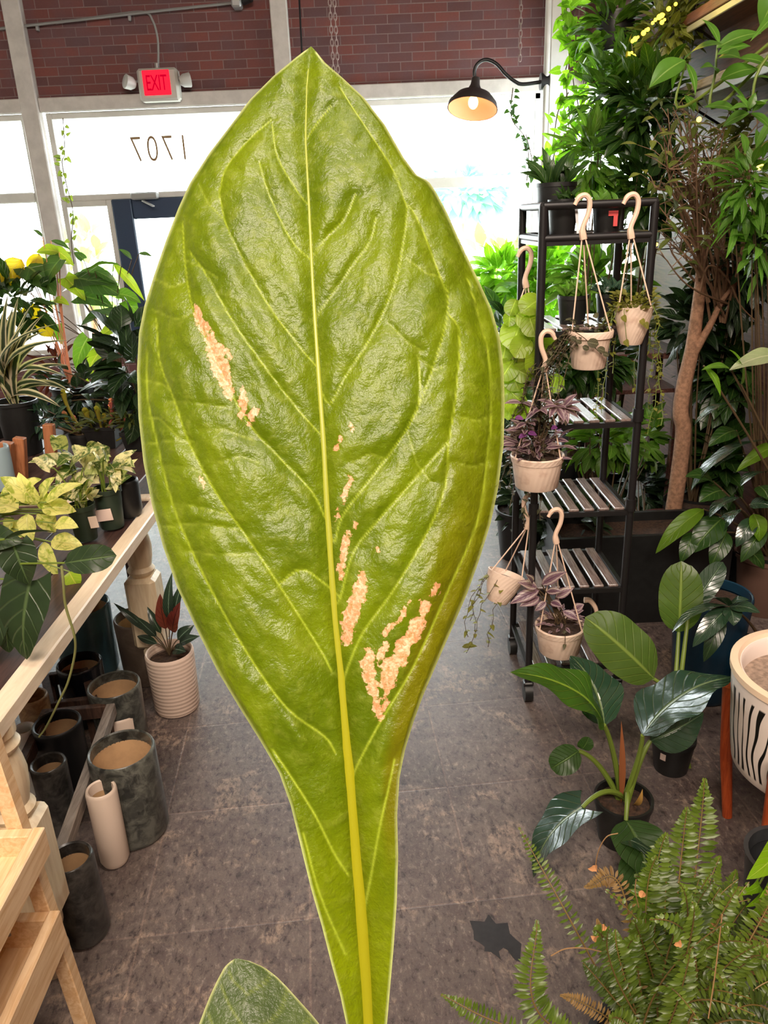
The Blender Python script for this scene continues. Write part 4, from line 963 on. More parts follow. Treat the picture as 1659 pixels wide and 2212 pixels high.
for p0, p1, w, m, l in [((225, 955), (240, 880), 14, SARR, PINKP), ((215, 955), (240, 868), 13, PINKP, PINKP), ((230, 955), (272, 882), 13, PINKP, PINKP), ((205, 950), (137, 850), 14, SARR, SARR), ((210, 955), (160, 905), 14, SARR, PINKP), ((222, 955), (186, 890), 16, SARR, SARR), ((228, 950), (210, 885), 14, SARR, SARR), ((235, 955), (255, 905), 13, SARR, SARR), ((200, 955), (140, 895), 13, SARR, PINKP), ((245, 955), (290, 905), 14, SARR, SARR), ((240, 955), (225, 900), 12, SARR, SARR)]:
    pitcher(p0, p1, 0, w * .72, c.y + U(-.03, .06), m, l, t)
lf = MB(); mound(lf, top, .10, 50, .07, 'lance', .8, .3); lf.build('foliage', G_OLV, t)
c = atz(288, 975, .74); t = thing('pitcher_plant', 'mossy green pitcher plant half hidden by the big leaf', 'pitcher plant', c); top = table_pot(t, (c.x + .02, c.y + .04), .06, .09, BLACKP, sq=True)
lf = MB(); mound(lf, top + Vector((0, 0, .05)), .11, 110, .05, 'lance', .9, .25); lf.build('foliage', G_OLV, t)
# pothos pots on the cream edged table
def pothos(label, px, py, w, hpx, leaves, tagpx, mat=GREENP):
    c = atz(px, py, .74); r = msize(w, c) / 2; h = msize(hpx, c); t = thing('potted_pothos', label, 'houseplant', c)
    c2 = (c.x, c.y + r * .8); top = table_pot(t, c2, r, h, mat)
    st, lf = MB(), MB()
    for a, b, ww in leaves:
        p, q = at(*a, c.y + U(-.03, .12)), at(*b, c.y + U(-.04, .08)); lf.leaf(p, q, msize(ww, p), (U(-.3, .3), -.6, .8), .12, .22, 'heart', 8, 6, lobe=.12, wave=.08)
        st.tube(bez(top + Vector((U(-.02, .02), 0, 0)), p, (0, -.01, .04), 6), .0024, 6)
    mound(lf, top + Vector((0, 0, .03)), r * 1.3, 16, .07, 'heart', .9, .7, .9)
    st.build('stem', GSTEM, t); lf.build('foliage', mat2 if False else POTH, t)
    if tagpx: MB().box(at(tagpx[0], tagpx[1], c.y - r * .18), (msize(tagpx[2], c), .002, msize(26, c)), Matrix.Rotation(-.1, 3, 'Y')).build('price_label', LABEL, t)
    return t
pothos('marbled pothos in a dark green pot with its pale label half turned', 180, 1172, 58, 80, [((150, 1000), (60, 1000), 42), ((160, 985), (122, 1010), 40), ((165, 1010), (120, 1050), 48), ((150, 1020), (230, 965), 40), ((130, 970), (120, 945), 40), ((180, 1030), (150, 1080), 40), ((200, 1040), (205, 1085), 34), ((175, 1045), (180, 1100), 34), ((110, 1010), (70, 990), 36), ((190, 1000), (160, 960), 44)], (202, 1128, 18))
pothos('marbled pothos in a dark green pot with a pale front label near the clear pot', 236, 1146, 62, 90, [((200, 1000), (155, 962), 44), ((215, 1000), (230, 1025), 30), ((240, 1005), (262, 1040), 34), ((265, 990), (292, 1010), 36), ((225, 990), (190, 955), 38), ((250, 1020), (250, 1065), 26), ((205, 1010), (190, 1050), 36), ((230, 985), (215, 960), 34)], (225, 1113, 34))
c = atz(268, 1128, .74); cyl_pot('nursery_pot', 'plain black nursery pot with glossy side behind the pothos', (c.x, c.y + .06, .74), .048, .13, BLACKP, soil=SOIL)
# golden plant and the dark philodendron spilling over the edge
c = Vector((-1.18, 1.98, .74)); t = thing('golden_pothos', 'yellow and lime leaf plant spilling over the cream table edge', 'houseplant', c); top = table_pot(t, c, .075, .13, BLACKP)
pxleaves(t, top, 1.98, [((70, 1085), (0, 1030), 46, 0), ((80, 1090), (40, 1020), 40, 0), ((90, 1080), (120, 1030), 36, 0), ((100, 1085), (180, 1045), 34, 0), ((90, 1100), (165, 1105), 50, 0), ((80, 1110), (120, 1150), 46, 0), ((60, 1110), (70, 1170), 46, 0), ((40, 1100), (-20, 1090), 50, 0), ((30, 1120), (20, 1180), 50, 0), ((100, 1105), (100, 1060), 36, 0), ((120, 1110), (145, 1080), 30, 0), ((50, 1060), (90, 1035), 34, 0), ((20, 1090), (30, 1040), 40, 0), ((110, 1170), (180, 1182), 44, 0), ((95, 1170), (125, 1245), 36, 0), ((150, 1235), (170, 1268), 40, 1), ((60, 1150), (0, 1150), 46, 0), ((120, 1130), (170, 1140), 34, 0)], [GOLD, YGRN], 'ovate', GSTEM, pr=.002)
c = Vector((-1.16, 1.62, .74)); t = thing('dark_philodendron', 'dark green heart leaf plant hanging over the table edge with one long bare vine', 'houseplant', c); top = table_pot(t, c, .08, .13, BLACKP)
pxleaves(t, top, 1.50, [((66, 1255), (58, 1425), 128, 0), ((30, 1180), (62, 1262), 92, 0), ((-10, 1300), (-30, 1440), 110, 0), ((15, 1340), (20, 1410), 60, 0), ((-20, 1160), (50, 1170), 70, 0)], [PHIL], 'heart', GSTEM, lobe=.16, nrm=(.1, -.85, .5), jit=.02, arch=.1)
pxleaves(t, top, 1.46, [((140, 1216), (252, 1200), 62, 0, 'oblong', (0, -.85, .45))], [PHIL], 'oblong', GSTEM, jit=0, arch=.03)
pxleaves(t, top, 1.44, [((10, 1165), (130, 1152), 34, 0, 'ovate', (0, .5, .85))], [PHIL], 'oblong', GSTEM, jit=0, arch=.08)
v = [at(*q) for q in ((133, 1222, 1.46), (137, 1260, 1.45), (142, 1310, 1.45), (160, 1370, 1.45), (162, 1410, 1.46), (148, 1470, 1.47), (130, 1510, 1.48), (100, 1570, 1.5), (84, 1592, 1.5))]
MB().tube(poly(v, 6), [.0032, .0022], 8).build('vine', plain('vine_green', lin(112, 116, 66), .6), t)
for q in (v[6], v[7], v[8]): pass
# ------------------------------------------------------------------ right wall shelving
def wshelf(label, z, x, th, mat, y0=1.6, y1=5.55):
    t = thing('wall_shelf', label, 'shelf', (XR - .1, (y0 + y1) / 2, z))
    MB().box(((x + XR) / 2, (y0 + y1) / 2, z), (XR - x, y1 - y0, th), bev=.004).build('shelf_board', mat, t)
    MB().box((x + .006, (y0 + y1) / 2, z - th / 2 - .02), (.012, y1 - y0, .03), bev=.003).build('front_rail', METALG, t)
    for i in range(5):
        y = y0 + .3 + (y1 - y0 - .6) * i / 4
        MB().beam((XR, y, z - .16), (x + .04, y, z - th / 2), .02, .012).build('bracket', BLACKM, t)
wshelf('grey topped wall shelf behind the twiggy tree, lowest of the wall shelves', 2.17, 1.56, .04, GREYW)
wshelf('dark red wall shelf under the string of yellow lights', 2.50, 1.6, .05, REDW)
wshelf('topmost wall shelf with a bright metal rail near the ceiling', 2.80, 1.62, .035, REDW)
def wpl(label, a, b, y): pass
t = thing('plant_stand', 'brown plank plant stand behind the thin tree trunk', 'stand', (1.34, 3.95, 0))
m = MB()
for i in range(3): m.box((1.2 + .13 * i, 3.95, .96), (.12, .36, .03), bev=.003)
m.build('stand_top', REDW, t)
MB().box((1.33, 3.95, .78), (.34, .3, .02)).build('shelf', REDW, t)
for x in (1.15, 1.5):
    for y in (3.79, 4.1): MB().box((x, y, .47), (.035, .035, .94)).build('leg', REDW, t)
# ------------------------------------------------------------------ foliage on the right
def pv(px, py, y, rx, ry, n, rd=None):
    c = at(px, py, y); a, b = msize(rx, c), msize(ry, c); return (c, (a, rd if rd else min(a, b) * .8, b), n)
def vinething(label, strands, y, mat, size, prof='heart', dens=.02, cat='climbing vine'):
    c = at(*strands[0][0], y); t = thing('vine_strands', label, cat, c); st, lf = MB(), MB()  # climbing vine at the column, two dangling ones; strands end in the air
    for s in strands:
        pts = poly([at(px, py, y + U(-.04, .04)) for px, py in s], 5); st.tube(pts, .004, 5)
        for a, b in zip(pts[:-1], pts[1:]):
            for k in range(max(1, int((b - a).length / dens))):
                q = a.lerp(b, R()); th = U(0, 6.28); o = Vector((math.cos(th), U(-.6, .1), math.sin(th) - .35)).normalized() * size * U(.6, 1.2)
                b0 = q + o * .5; lf.leaf(b0, b0 + o, size * U(.6, .9), Vector((U(-.4, .4), -1, U(0, .7))), .08, .15, prof, 4, 2, lobe=.12)
    st.build('stem', DSTEM, t); lf.build('foliage', mat, t); return t
vinething('bright small leaf vine climbing the white column', [[(1226, -10), (1222, 60), (1236, 120), (1224, 190), (1230, 260), (1216, 330), (1206, 400)], [(1240, -10), (1244, 90), (1238, 170), (1250, 240), (1236, 320), (1220, 400)], [(1212, 30), (1234, 100), (1222, 150)], [(1228, 200), (1206, 240), (1196, 300), (1186, 350), (1178, 385)], [(1250, 60), (1262, 140), (1258, 220)], [(1232, 280), (1198, 330), (1190, 400)]], 5.7, G_BRT, .075)
vinething('sparse dark vine dangling inside the big window pane', [[(1108, 190), (1104, 230), (1108, 262), (1136, 300), (1142, 350), (1138, 390)], [(1136, 290), (1148, 340), (1150, 380)]], 6.3, G_DARK, .045, dens=.2)
vinething('thin vine with tiny leaves hanging beside the window post at the door', [[(136, 255), (140, 330), (134, 350), (144, 400), (158, 460), (154, 520), (160, 570)]], 7.1, G_OLV, .05, dens=.2)
def shrub(label, base, vols, mat, size, name='bushy_plant', pot=(.14, .26, BLACKP), **k): return bush(name, label, 'houseplant', base, vols, mat, size, pot=pot, **k)
G_L = leafmat('lance_green_leaf', lin(64, 106, 32), lin(102, 146, 56), lin(130, 160, 80), .42, .34)
shrub('tall bushy plant whose crown fills the corner under the ceiling', (1.5, 5.3, 2.525), [pv(1325, 60, 5.2, 55, 80, 150)], G_MID, .16, w=.36, prof='lance', pot=(.12, .2, BLACKP))
shrub('dense mid green plant spilling over the lowest wall shelf near the column', (1.62, 5.0, 2.19), [pv(1310, 215, 4.9, 55, 80, 170), pv(1360, 170, 4.9, 50, 70, 100)], G_L, .14, w=.34, prof='lance', pot=(.1, .17, BLACKP))
shrub('dark lance leaf plant above the black rack top rail', (1.15, 4.5, 0), [pv(1285, 340, 4.4, 65, 70, 190), pv(1350, 370, 4.4, 60, 60, 110)], G_MID, .13, w=.34, prof='lance')
shrub('deep green shrub between the rack and the twiggy tree', (1.3, 4.2, 0), [pv(1390, 230, 4.3, 70, 90, 200), pv(1400, 420, 4.2, 60, 90, 160)], G_DARK, .14, w=.4)
shrub('olive shrub behind the twiggy tree crown', (1.6, 4.0, 0), [pv(1600, 400, 3.9, 80, 90, 200), pv(1620, 300, 3.9, 60, 70, 110)], G_OLV, .085, w=.34, prof='lance')
shrub('yellow green leaves crowding round the glowing string lights', (1.72, 4.75, 2.525), [pv(1440, 75, 4.5, 60, 60, 130), pv(1480, 30, 4.5, 40, 40, 60)], G_OLV, .1, w=.4, pot=(.07, .1, BLACKP))
shrub('narrow leaf plant in front of the wall shelves at the picture edge', (1.62, 3.0, 0), [pv(1620, 400, 2.95, 45, 90, 120), pv(1640, 520, 2.95, 30, 70, 60)], G_L, .11, w=.24, prof='lance')
shrub('dark bush filling the wall beyond the trunk fork', (1.55, 3.6, 0), [pv(1600, 580, 3.6, 90, 90, 240), pv(1500, 700, 3.7, 60, 70, 120)], G_DEEP, .12, w=.42)
shrub('dark leafy bush right of the trunk at waist height', (1.62, 3.7, 0), [pv(1600, 800, 3.7, 70, 80, 150), pv(1580, 1000, 3.7, 80, 80, 160)], G_DARK, .17, w=.46)
shrub('green bush seen through the upper rack bay', (1.35, 5.0, 0), [pv(1290, 610, 4.9, 75, 60, 170), pv(1330, 700, 4.9, 60, 50, 90)], G_MID, .17, w=.45)
shrub('bright backlit bush between the rack posts and the window', (1.0, 6.3, 0), [pv(1205, 575, 6.3, 60, 50, 160), pv(1150, 640, 6.3, 60, 55, 130)], G_BRT, .17, w=.5)
shrub('mid green bush behind the middle rack shelf', (1.0, 3.2, 0), [pv(1310, 950, 3.3, 70, 50, 130), pv(1385, 950, 3.9, 50, 60, 80)], G_MID, .1, w=.45)
shrub('dark bush between the middle rack shelf and the plank stand', (1.0, 3.45, 0), [pv(1290, 775, 3.4, 75, 50, 150), pv(1215, 800, 3.4, 40, 50, 60)], G_DARK, .12, w=.45)
shrub('shaded bush low behind the rack near the trunk', (1.2, 3.3, 0), [pv(1380, 1060, 3.9, 50, 80, 130), pv(1240, 1130, 3.1, 60, 60, 90)], G_DEEP, .11, w=.45)
shrub('dark bush on the floor behind the low hanging pots', (.7, 3.6, 0), [pv(1150, 1080, 3.6, 60, 100, 200), pv(1130, 960, 3.6, 50, 60, 90)], G_DEEP, .12, w=.45)
shrub('light green plant on the window ledge beside the big leaf', (.62, 6.9, 0), [pv(1085, 600, 6.8, 50, 45, 120), pv(1070, 660, 6.8, 40, 40, 60)], G_BRT, .2, w=.5)
shrub('leafy plant by the window beneath the lime round leaf plant', (.6, 5.6, 0), [pv(1085, 740, 5.5, 50, 70, 110), pv(1100, 880, 5.5, 40, 60, 60)], G_DARK, .16, w=.45)
# ginger like plant, long leaves
LONG = leafmat('long_strap_leaf', lin(58, 96, 30), lin(96, 136, 56), lin(140, 166, 90), .42, .3, N=.01)
def longleaf(label, base, y, lst, stems, name='long_leaf_plant', mat=LONG, prof='lance', pot=None, arch=.14):
    t = thing(name, label, 'houseplant', base); base = Vector(base)
    if pot:
        r, h, pm = pot; MB().lathe([(.0, .001), (r * .78, .0), (r, h - .012), (r, h), (r * .92, h), (r * .9, h - .02)], base, 30).build('pot', pm, t); MB().lathe([(r * .9, h - .02), (.0001, h - .012)], base, 20).build('soil', SOIL, t); base = base + Vector((0, 0, h - .015))
    for s in stems: MB().tube(poly([base] + [at(px, py, y) for px, py in s], 6), [.007, .0035], 7).build('stem', GSTEM, t)
    for e in lst:
        a, b, w = e[:3]; p, q = at(*a, y + U(-.05, .05)), at(*b, y + U(-.16, .1))
        MB().leaf(p, q, msize(w * 1.45, p), e[3] if len(e) > 3 else (U(-.3, .3), -.75, .65), arch, .2, prof, 10, 4).build('leaf', mat, t, 'all')
    return t
longleaf('long leaf plant with arching leaves across the wall shelves', (1.7, 3.35, 2.19), 3.2, [((1480, 130), (1402, 190), 36), ((1478, 130), (1562, 96), 24), ((1548, 104), (1645, 72), 24), ((1550, 118), (1622, 100), 20), ((1550, 126), (1600, 126), 26), ((1554, 96), (1516, 42), 13), ((1482, 136), (1502, 206), 13), ((1476, 138), (1452, 196), 12), ((1556, 172), (1640, 150), 28), ((1596, 126), (1670, 152), 20), ((1548, 160), (1512, 148), 16), ((1612, 176), (1670, 172), 14), ((1618, 245), (1556, 170), 9), ((1500, 240), (1478, 205), 14), ((1590, 240), (1520, 232), 18)], [[(1550, 230), (1546, 150), (1550, 96)], [(1480, 230), (1480, 132)]], arch=.1, pot=(.09, .15, BLACKP))
longleaf('long leaf sprig at the wall edge above the olive shrub', (1.62, 2.9, 2.19), 2.75, [((1618, 240), (1588, 205), 12), ((1618, 235), (1632, 200), 12), ((1622, 235), (1668, 235), 16), ((1622, 245), (1668, 285), 18), ((1618, 245), (1560, 275), 22), ((1620, 240), (1575, 238), 14), ((1625, 240), (1660, 215), 12), ((1690, -40), (1642, 60), 40), ((1690, 20), (1620, 90), 16)], [[(1660, 120), (1620, 240)]], pot=(.08, .14, BLACKP), arch=.1)
# ------------------------------------------------------------------ thin tree with twiggy crown
def tree():
    b = at(1440, 1195, 3.5); t = thing('twiggy_tree', 'thin pale trunk tree with a bare twiggy crown', 'tree', (b.x, b.y, 0)); y = 3.5
    p = [at(*q, y) for q in ((1440, 1195), (1455, 1100), (1468, 1010), (1476, 930), (1470, 890), (1478, 830), (1494, 760), (1504, 690), (1512, 620), (1514, 560), (1506, 480), (1500, 400))]
    base = Vector((p[0].x, p[0].y, .06)); wpx = [34, 34, 34, 33, 33, 32, 30, 27, 24, 20, 14, 8]
    path = poly([base] + p, 4); rr = np.interp(np.linspace(0, 12, len(path)), range(13), [36] + wpx); MB().tube(path, [msize(w, q) / 2 for w, q in zip(rr, path)], 14).build('trunk', BARK, t)
    MB().tube(poly([at(1492, 775, y), at(1512, 740, y - .02), at(1535, 700, y - .03), at(1560, 650, y - .02), at(1590, 610, y)], 6), [.022, .008], 9).build('branch', BARK, t)
    st, lf = MB(), MB()
    for i in range(80):
        k = random.choice(p[8:]) if R() < .7 else at(U(1530, 1590), U(610, 700), y)
        e = at(U(1400, 1640), U(210, 560), y + U(-.35, .3)); mid = k.lerp(e, .5) + Vector((U(-.06, .06), U(-.06, .06), U(-.02, .08)))
        st.tube(poly([k, mid, e], 4), [.006, .0016], 5, cap=False)
        for j in range(4):
            q = mid.lerp(e, R()); f = q + Vector((U(-1, 1), U(-1, 1), U(-.3, 1))).normalized() * U(.05, .14); st.tube([q, q.lerp(f, .5) + Vector((U(-.01, .01), 0, .01)), f], [.0025, .001], 4, cap=False)
            if R() < .8: o = Vector((U(-1, 1), U(-1, 0), U(-.6, .8))).normalized() * .075; lf.leaf(f, f + o, .026, (0, -.5, 1), .1, .2, 'lance', 5, 2)
    for s in ([(1510, 640), (1530, 575), (1570, 600), (1600, 660), (1640, 700)], [(1512, 600), (1490, 560), (1455, 530)]): st.tube(poly([at(*q, y - .08) for q in s], 5), [.006, .002], 5)
    st.build('twig', TWIG, t); lf.build('foliage', G_OLV, t)
    m = MB(); m.lathe([(.0, .001), (.13, .001), (.15, .02), (.165, .19), (.165, .2), (.15, .2), (.145, .18)], (base.x, base.y, 0), 32); m.build('pot', plain('oxblood_pot', lin(78, 40, 36), .5), t); MB().lathe([(.147, .18), (.0001, .185)], (base.x, base.y, 0), 24).build('soil', SOIL, t)
tree()
# string of warm lights
def string_lights():
    y = 4.3; P0 = [(1476, -6), (1458, 8), (1434, 30), (1423, 38), (1411, 50), (1401, 62), (1389, 72), (1380, 79), (1372, 85), (1365, 90), (1366, 112), (1360, 118), (1368, 122)]
    t = thing('string_lights', 'glowing yellow string lights climbing through the shelf plants', 'string lights', at(1420, 40, y))
    MB().tube(poly([at(px, py, y + .01) for px, py in P0], 4), .003, 5).build('wire', BLACKP, t)
    m = emit('yellow_bulb', (1, .62, .04, 1), 4.5)
    for i, (px, py) in enumerate(P0 + [(1430, 33), (1417, 44), (1395, 66), (1430, 48), (1437, 44), (1445, 20), (1425, 151)]):
        MB().sphere(at(px + U(-2, 2), py + U(-2, 2), y - .01), U(.006, .013), 6).build('bulb', m, t)
    l = bpy.data.lights.new('string_glow', 'POINT'); l.energy = 5; l.color = (1, .72, .1); l.shadow_soft_size = .2; o = bpy.data.objects.new('string_glow', l); COL.objects.link(o); o.location = at(1430, 30, 4.15)
string_lights()
string2 = thing('string_lights', 'faint yellow string lights strung low behind the trunk', 'string lights', at(1480, 530, 4.2))
m2 = emit('amber_bulb', (1, .6, .1, 1), 4)
MB().tube([at(1400, 540, 4.2), at(1480, 535, 4.2), at(1560, 520, 4.2), at(1640, 500, 4.2)], .003, 5).build('wire', BLACKP, string2)
for px, py in ((1418, 528), (1478, 536), (1490, 530), (1550, 518), (1560, 514), (1622, 512), (1645, 360), (1640, 362), (1510, 258)): MB().sphere(at(px, py, 4.2 if py > 400 else 3.0), .009, 6).build('bulb', m2, string2)
# ------------------------------------------------------------------ glossy plants in the shade on the right
GLO = leafmat('glossy_dark_leaf', lin(28, 50, 34), lin(46, 72, 50), lin(90, 112, 84), .15, .2, N=8, bump=.7, spec=.9)
GLOY = leafmat('vivid_green_leaf', lin(70, 104, 20), lin(110, 146, 40), lin(130, 160, 60), .5, .3)  # livelier green and more translucent than the glossy dark leaf
PALEL = leafmat('pale_striped_leaf', lin(120, 136, 96), lin(170, 176, 140), lin(200, 200, 170), .35, .35)
def bigleaf(label, base, y, lst, mats, name='glossy_leaf_plant', pot=(.12, .22, BLACKP), prof='ovate', stemmat=DSTEM, pr=.0035, arch=.14, fold=.12, nrm=(0, -.45, .9)):
    base = Vector(base); t = thing(name, label, 'houseplant', base)
    if pot:
        r, h, pm = pot; MB().lathe([(.0, .001), (r * .78, .0), (r * .8, .004), (r, h - .016), (r * 1.04, h - .015), (r * 1.04, h), (r * .95, h), (r * .92, h - .02)], base, 36).build('pot', pm, t); MB().lathe([(r * .93, h - .022), (r * .4, h - .012), (.0001, h - .008)], base, 24).build('soil', SOIL, t); base = base + Vector((0, 0, h - .015))
    for e in lst:
        a, b, w, mk = e[:4]; kw = e[4] if len(e) > 4 else {}
        ya = kw.get('ya', y); yb = kw.get('yb', ya - .05); p, q = at(*a, ya), at(*b, yb)
        MB().leaf(p, q, msize(w, p), kw.get('n', nrm), kw.get('arch', arch), kw.get('fold', fold), kw.get('prof', prof), 16, 8, lobe=kw.get('lobe', 0), wave=kw.get('wave', .05)).build('leaf', mats[mk], t, 'all')
        if kw.get('st', 1): MB().tube(bez(base + Vector((U(-.012, .012), U(-.012, .012), 0)), p, Vector(kw.get('bow', (0, 0, .03))), 10), [pr * 1.6, pr], 8).build('petiole', stemmat, t)
    return t
bigleaf('tall glossy leaf plant beside the trunk catching white window glare', (1.62, 2.95, 0), 2.75, [((1622, 872), (1500, 918), 60, 'g', {'n': (0, .3, 1)}), ((1660, 950), (1492, 1062), 84, 'g', {'n': (-.1, .3, 1)}), ((1690, 960), (1590, 1020), 34, 'y'), ((1520, 1100), (1416, 1196), 40, 'y'), ((1600, 1075), (1532, 1118), 54, 'g', {'n': (0, .3, 1)}), ((1600, 1100), (1550, 1175), 46, 'g', {'n': (-.1, .28, 1)}), ((1628, 1120), (1590, 1182), 36, 'g'), ((1628, 1110), (1640, 1170), 40, 'y'), ((1560, 1120), (1494, 1195), 60, 'd'), ((1620, 1090), (1670, 1095), 40, 'g'), ((1560, 1060), (1510, 1085), 44, 'd'), ((1640, 1050), (1660, 1080), 44, 'd'), ((1610, 985), (1545, 1010), 44, 'g', {'n': (0, .3, 1)}), ((1590, 930), (1530, 965), 40, 'd'), ((1650, 1140), (1600, 1215), 40, 'd'), ((1570, 1150), (1535, 1225), 42, 'd'), ((1500, 1150), (1470, 1215), 36, 'd'), ((1655, 1020), (1600, 1050), 42, 'g', {'n': (-.1, .28, 1)}), ((1600, 1180), (1650, 1230), 46, 'd'), ((1540, 1040), (1480, 1030), 40, 'd')], {'g': GLO, 'y': GLOY, 'd': G_DARK}, pot=(.13, .26, plain('dusky_clay', lin(96, 70, 58), .8)))
bigleaf('pale striped leaf plant leaning in at waist height', (1.75, 2.7, .0), 2.6, [((1690, 770), (1575, 800), 44, 'p', {'n': (0, -.6, .8)}), ((1580, 800), (1515, 800), 22, 'g'), ((1520, 790), (1556, 858), 18, 'y', {'prof': 'lance'}), ((1600, 830), (1575, 755), 30, 'y')], {'p': PALEL, 'g': G_MID, 'y': GLOY})
bigleaf('umbrella leaf plant rising behind the zebra planter', (1.28, 2.25, 0), 2.05, [((1574, 1309), (1452, 1366), 46, 'g', {'st': 0, 'n': (0, .3, 1)}), ((1574, 1309), (1518, 1297), 40, 'g', {'st': 0, 'n': (0, .3, 1)}), ((1574, 1311), (1536, 1380), 36, 'g', {'st': 0, 'n': (-.2, -.1, 1)}), ((1574, 1312), (1496, 1398), 42, 'g'), ((1575, 1308), (1618, 1296), 24, 'g', {'st': 0}), ((1576, 1310), (1642, 1324), 34, 'g', {'st': 0}), ((1576, 1312), (1585, 1352), 40, 'g', {'st': 0}), ((1560, 1330), (1520, 1430), 36, 'd', {'st': 0})], {'g': GLO, 'd': G_DEEP})
# big leaf plants on the floor
PB = at(1455, 1640, 1.95)
bigleaf('upright big leaf plant in a black pot with a pale label', (.866, 1.955, 0), 2.0, [((1412, 1466), (1264, 1333), 120, 'm', {'ya': 2.02, 'yb': 2.1, 'n': (.35, -.85, .4), 'prof': 'oblong', 'bow': (.03, 0, .02)}), ((1466, 1366), (1472, 1212), 90, 'm', {'ya': 2.1, 'yb': 2.16, 'n': (-.25, -.9, .2), 'prof': 'oblong'}), ((1488, 1320), (1562, 1214), 50, 'g', {'ya': 2.1, 'yb': 2.18, 'n': (-.5, -.8, .2), 'prof': 'oblong'}), ((1490, 1660), (1540, 1750), 60, 'd', {'ya': 1.95, 'n': (0, -.6, .8)})], {'m': leafmat('soft_green_big_leaf', lin(52, 78, 24), lin(84, 108, 44), lin(130, 150, 70), .3, .36, N=8, bump=.7), 'g': GLO, 'd': G_DEEP}, name='big_leaf_plant', pot=(.064, .12, BLACKP), stemmat=GSTEM, pr=.0055, arch=.06)
lb = bpy.data.objects['big_leaf_plant']; p = Vector((.866 - .045, 1.955 - .042, .075)); MB().box(p, (.017, .002, .022), Matrix.Rotation(-.8, 3, 'Z')).build('price_label', LABEL, lb)
BGL = leafmat('blue_green_big_leaf', lin(30, 56, 42), lin(48, 78, 56), lin(120, 140, 96), .22, .2, N=9, bump=1.0, vw=.08, spec=.9)
GRNL = leafmat('fresh_green_big_leaf', lin(46, 80, 26), lin(70, 106, 34), lin(140, 170, 60), .35, .28, N=9, bump=1.0)
pc = atz(1347, 1728, .13)
bigleaf('big glossy leaf plant in a black pot standing alone on the open floor', (pc.x, pc.y, 0), pc.y, [
    ((1305, 1566), (1102, 1452), 110, 'f', {'ya': pc.y - .03, 'yb': pc.y - .06, 'n': (-.15, -.25, .9), 'wave': .2, 'arch': .16}),
    ((1306, 1568), (1232, 1416), 130, 'b', {'ya': pc.y + .0, 'yb': pc.y + .16, 'n': (.3, -.25, .9), 'wave': .1, 'arch': .14, 'st': 0}),
    ((1388, 1588), (1584, 1462), 190, 'b', {'ya': pc.y - .02, 'yb': pc.y + .05, 'n': (-.05, .27, 1), 'wave': .1, 'arch': .12, 'bow': (.01, 0, .02)}),
    ((1405, 1600), (1520, 1540), 90, 'g', {'ya': pc.y + .03, 'yb': pc.y + .06, 'n': (.2, -.8, .5), 'arch': .08}),
    ((1250, 1622), (1190, 1660), 62, 'm', {'ya': pc.y + .02, 'yb': pc.y, 'n': (-.4, -.8, .4), 'prof': 'round'}),
    ((1256, 1618), (1272, 1592), 34, 'm', {'ya': pc.y + .03, 'yb': pc.y + .03, 'n': (0, -.9, .3), 'prof': 'round', 'st': 0}),
    ((1258, 1744), (1152, 1896), 150, 'b', {'ya': pc.y - .09, 'yb': pc.y - .16, 'n': (-.1, .25, 1), 'prof': 'heart', 'lobe': .14, 'wave': .08, 'bow': (0, 0, .04)}),
    ((1352, 1772), (1400, 1900), 118, 'm', {'ya': pc.y - .10, 'yb': pc.y - .22, 'n': (.2, -.7, .6), 'prof': 'ovate', 'bow': (0, 0, .05)}),
    ((1312, 1806), (1440, 1872), 52, 'g', {'ya': pc.y - .14, 'yb': pc.y - .2, 'n': (.1, .1, 1), 'prof': 'lance', 'st': 0}),
    ((1360, 1840), (1385, 1960), 80, 'm', {'ya': pc.y - .16, 'yb': pc.y - .24, 'n': (.1, -.8, .5), 'st': 0})],
    {'f': GRNL, 'b': BGL, 'g': GLO, 'm': leafmat('matte_green_leaf', lin(36, 62, 26), lin(58, 86, 40), lin(90, 116, 60), .25, .4, N=8, bump=.8)}, name='big_leaf_plant', pot=(msize(60, pc), .14, BLACKP), stemmat=GSTEM, pr=.0055)
fp = [o for o in bpy.data.objects if o.name.startswith('big_leaf_plant') and o.type == 'EMPTY'][-1]
MB().leaf(pc + Vector((-.01, -.01, 0)), at(1342, 1556, pc.y), msize(14, pc), (0, -1, .1), .03, .35, 'lance', 10, 4).build('sheath', plain('brown_sheath', lin(134, 78, 42), .7), fp)['label'] = 'dry orange brown sheath'
MB().leaf(pc + Vector((.02, -.02, 0)), at(1388, 1704, pc.y - .05), msize(14, pc), (0, -1, .5), .15, .3, 'lance', 8, 4).build('dry_leaf', plain('tan_sheath', lin(176, 136, 70), .6), fp)
# teal blue floor pot behind
cyl_pot('ceramic_pot', 'big deep blue ceramic floor pot behind the glossy leaves', (1.12, 2.35, 0), .13, .40, BLUEG, soil=SOIL, taper=.78)
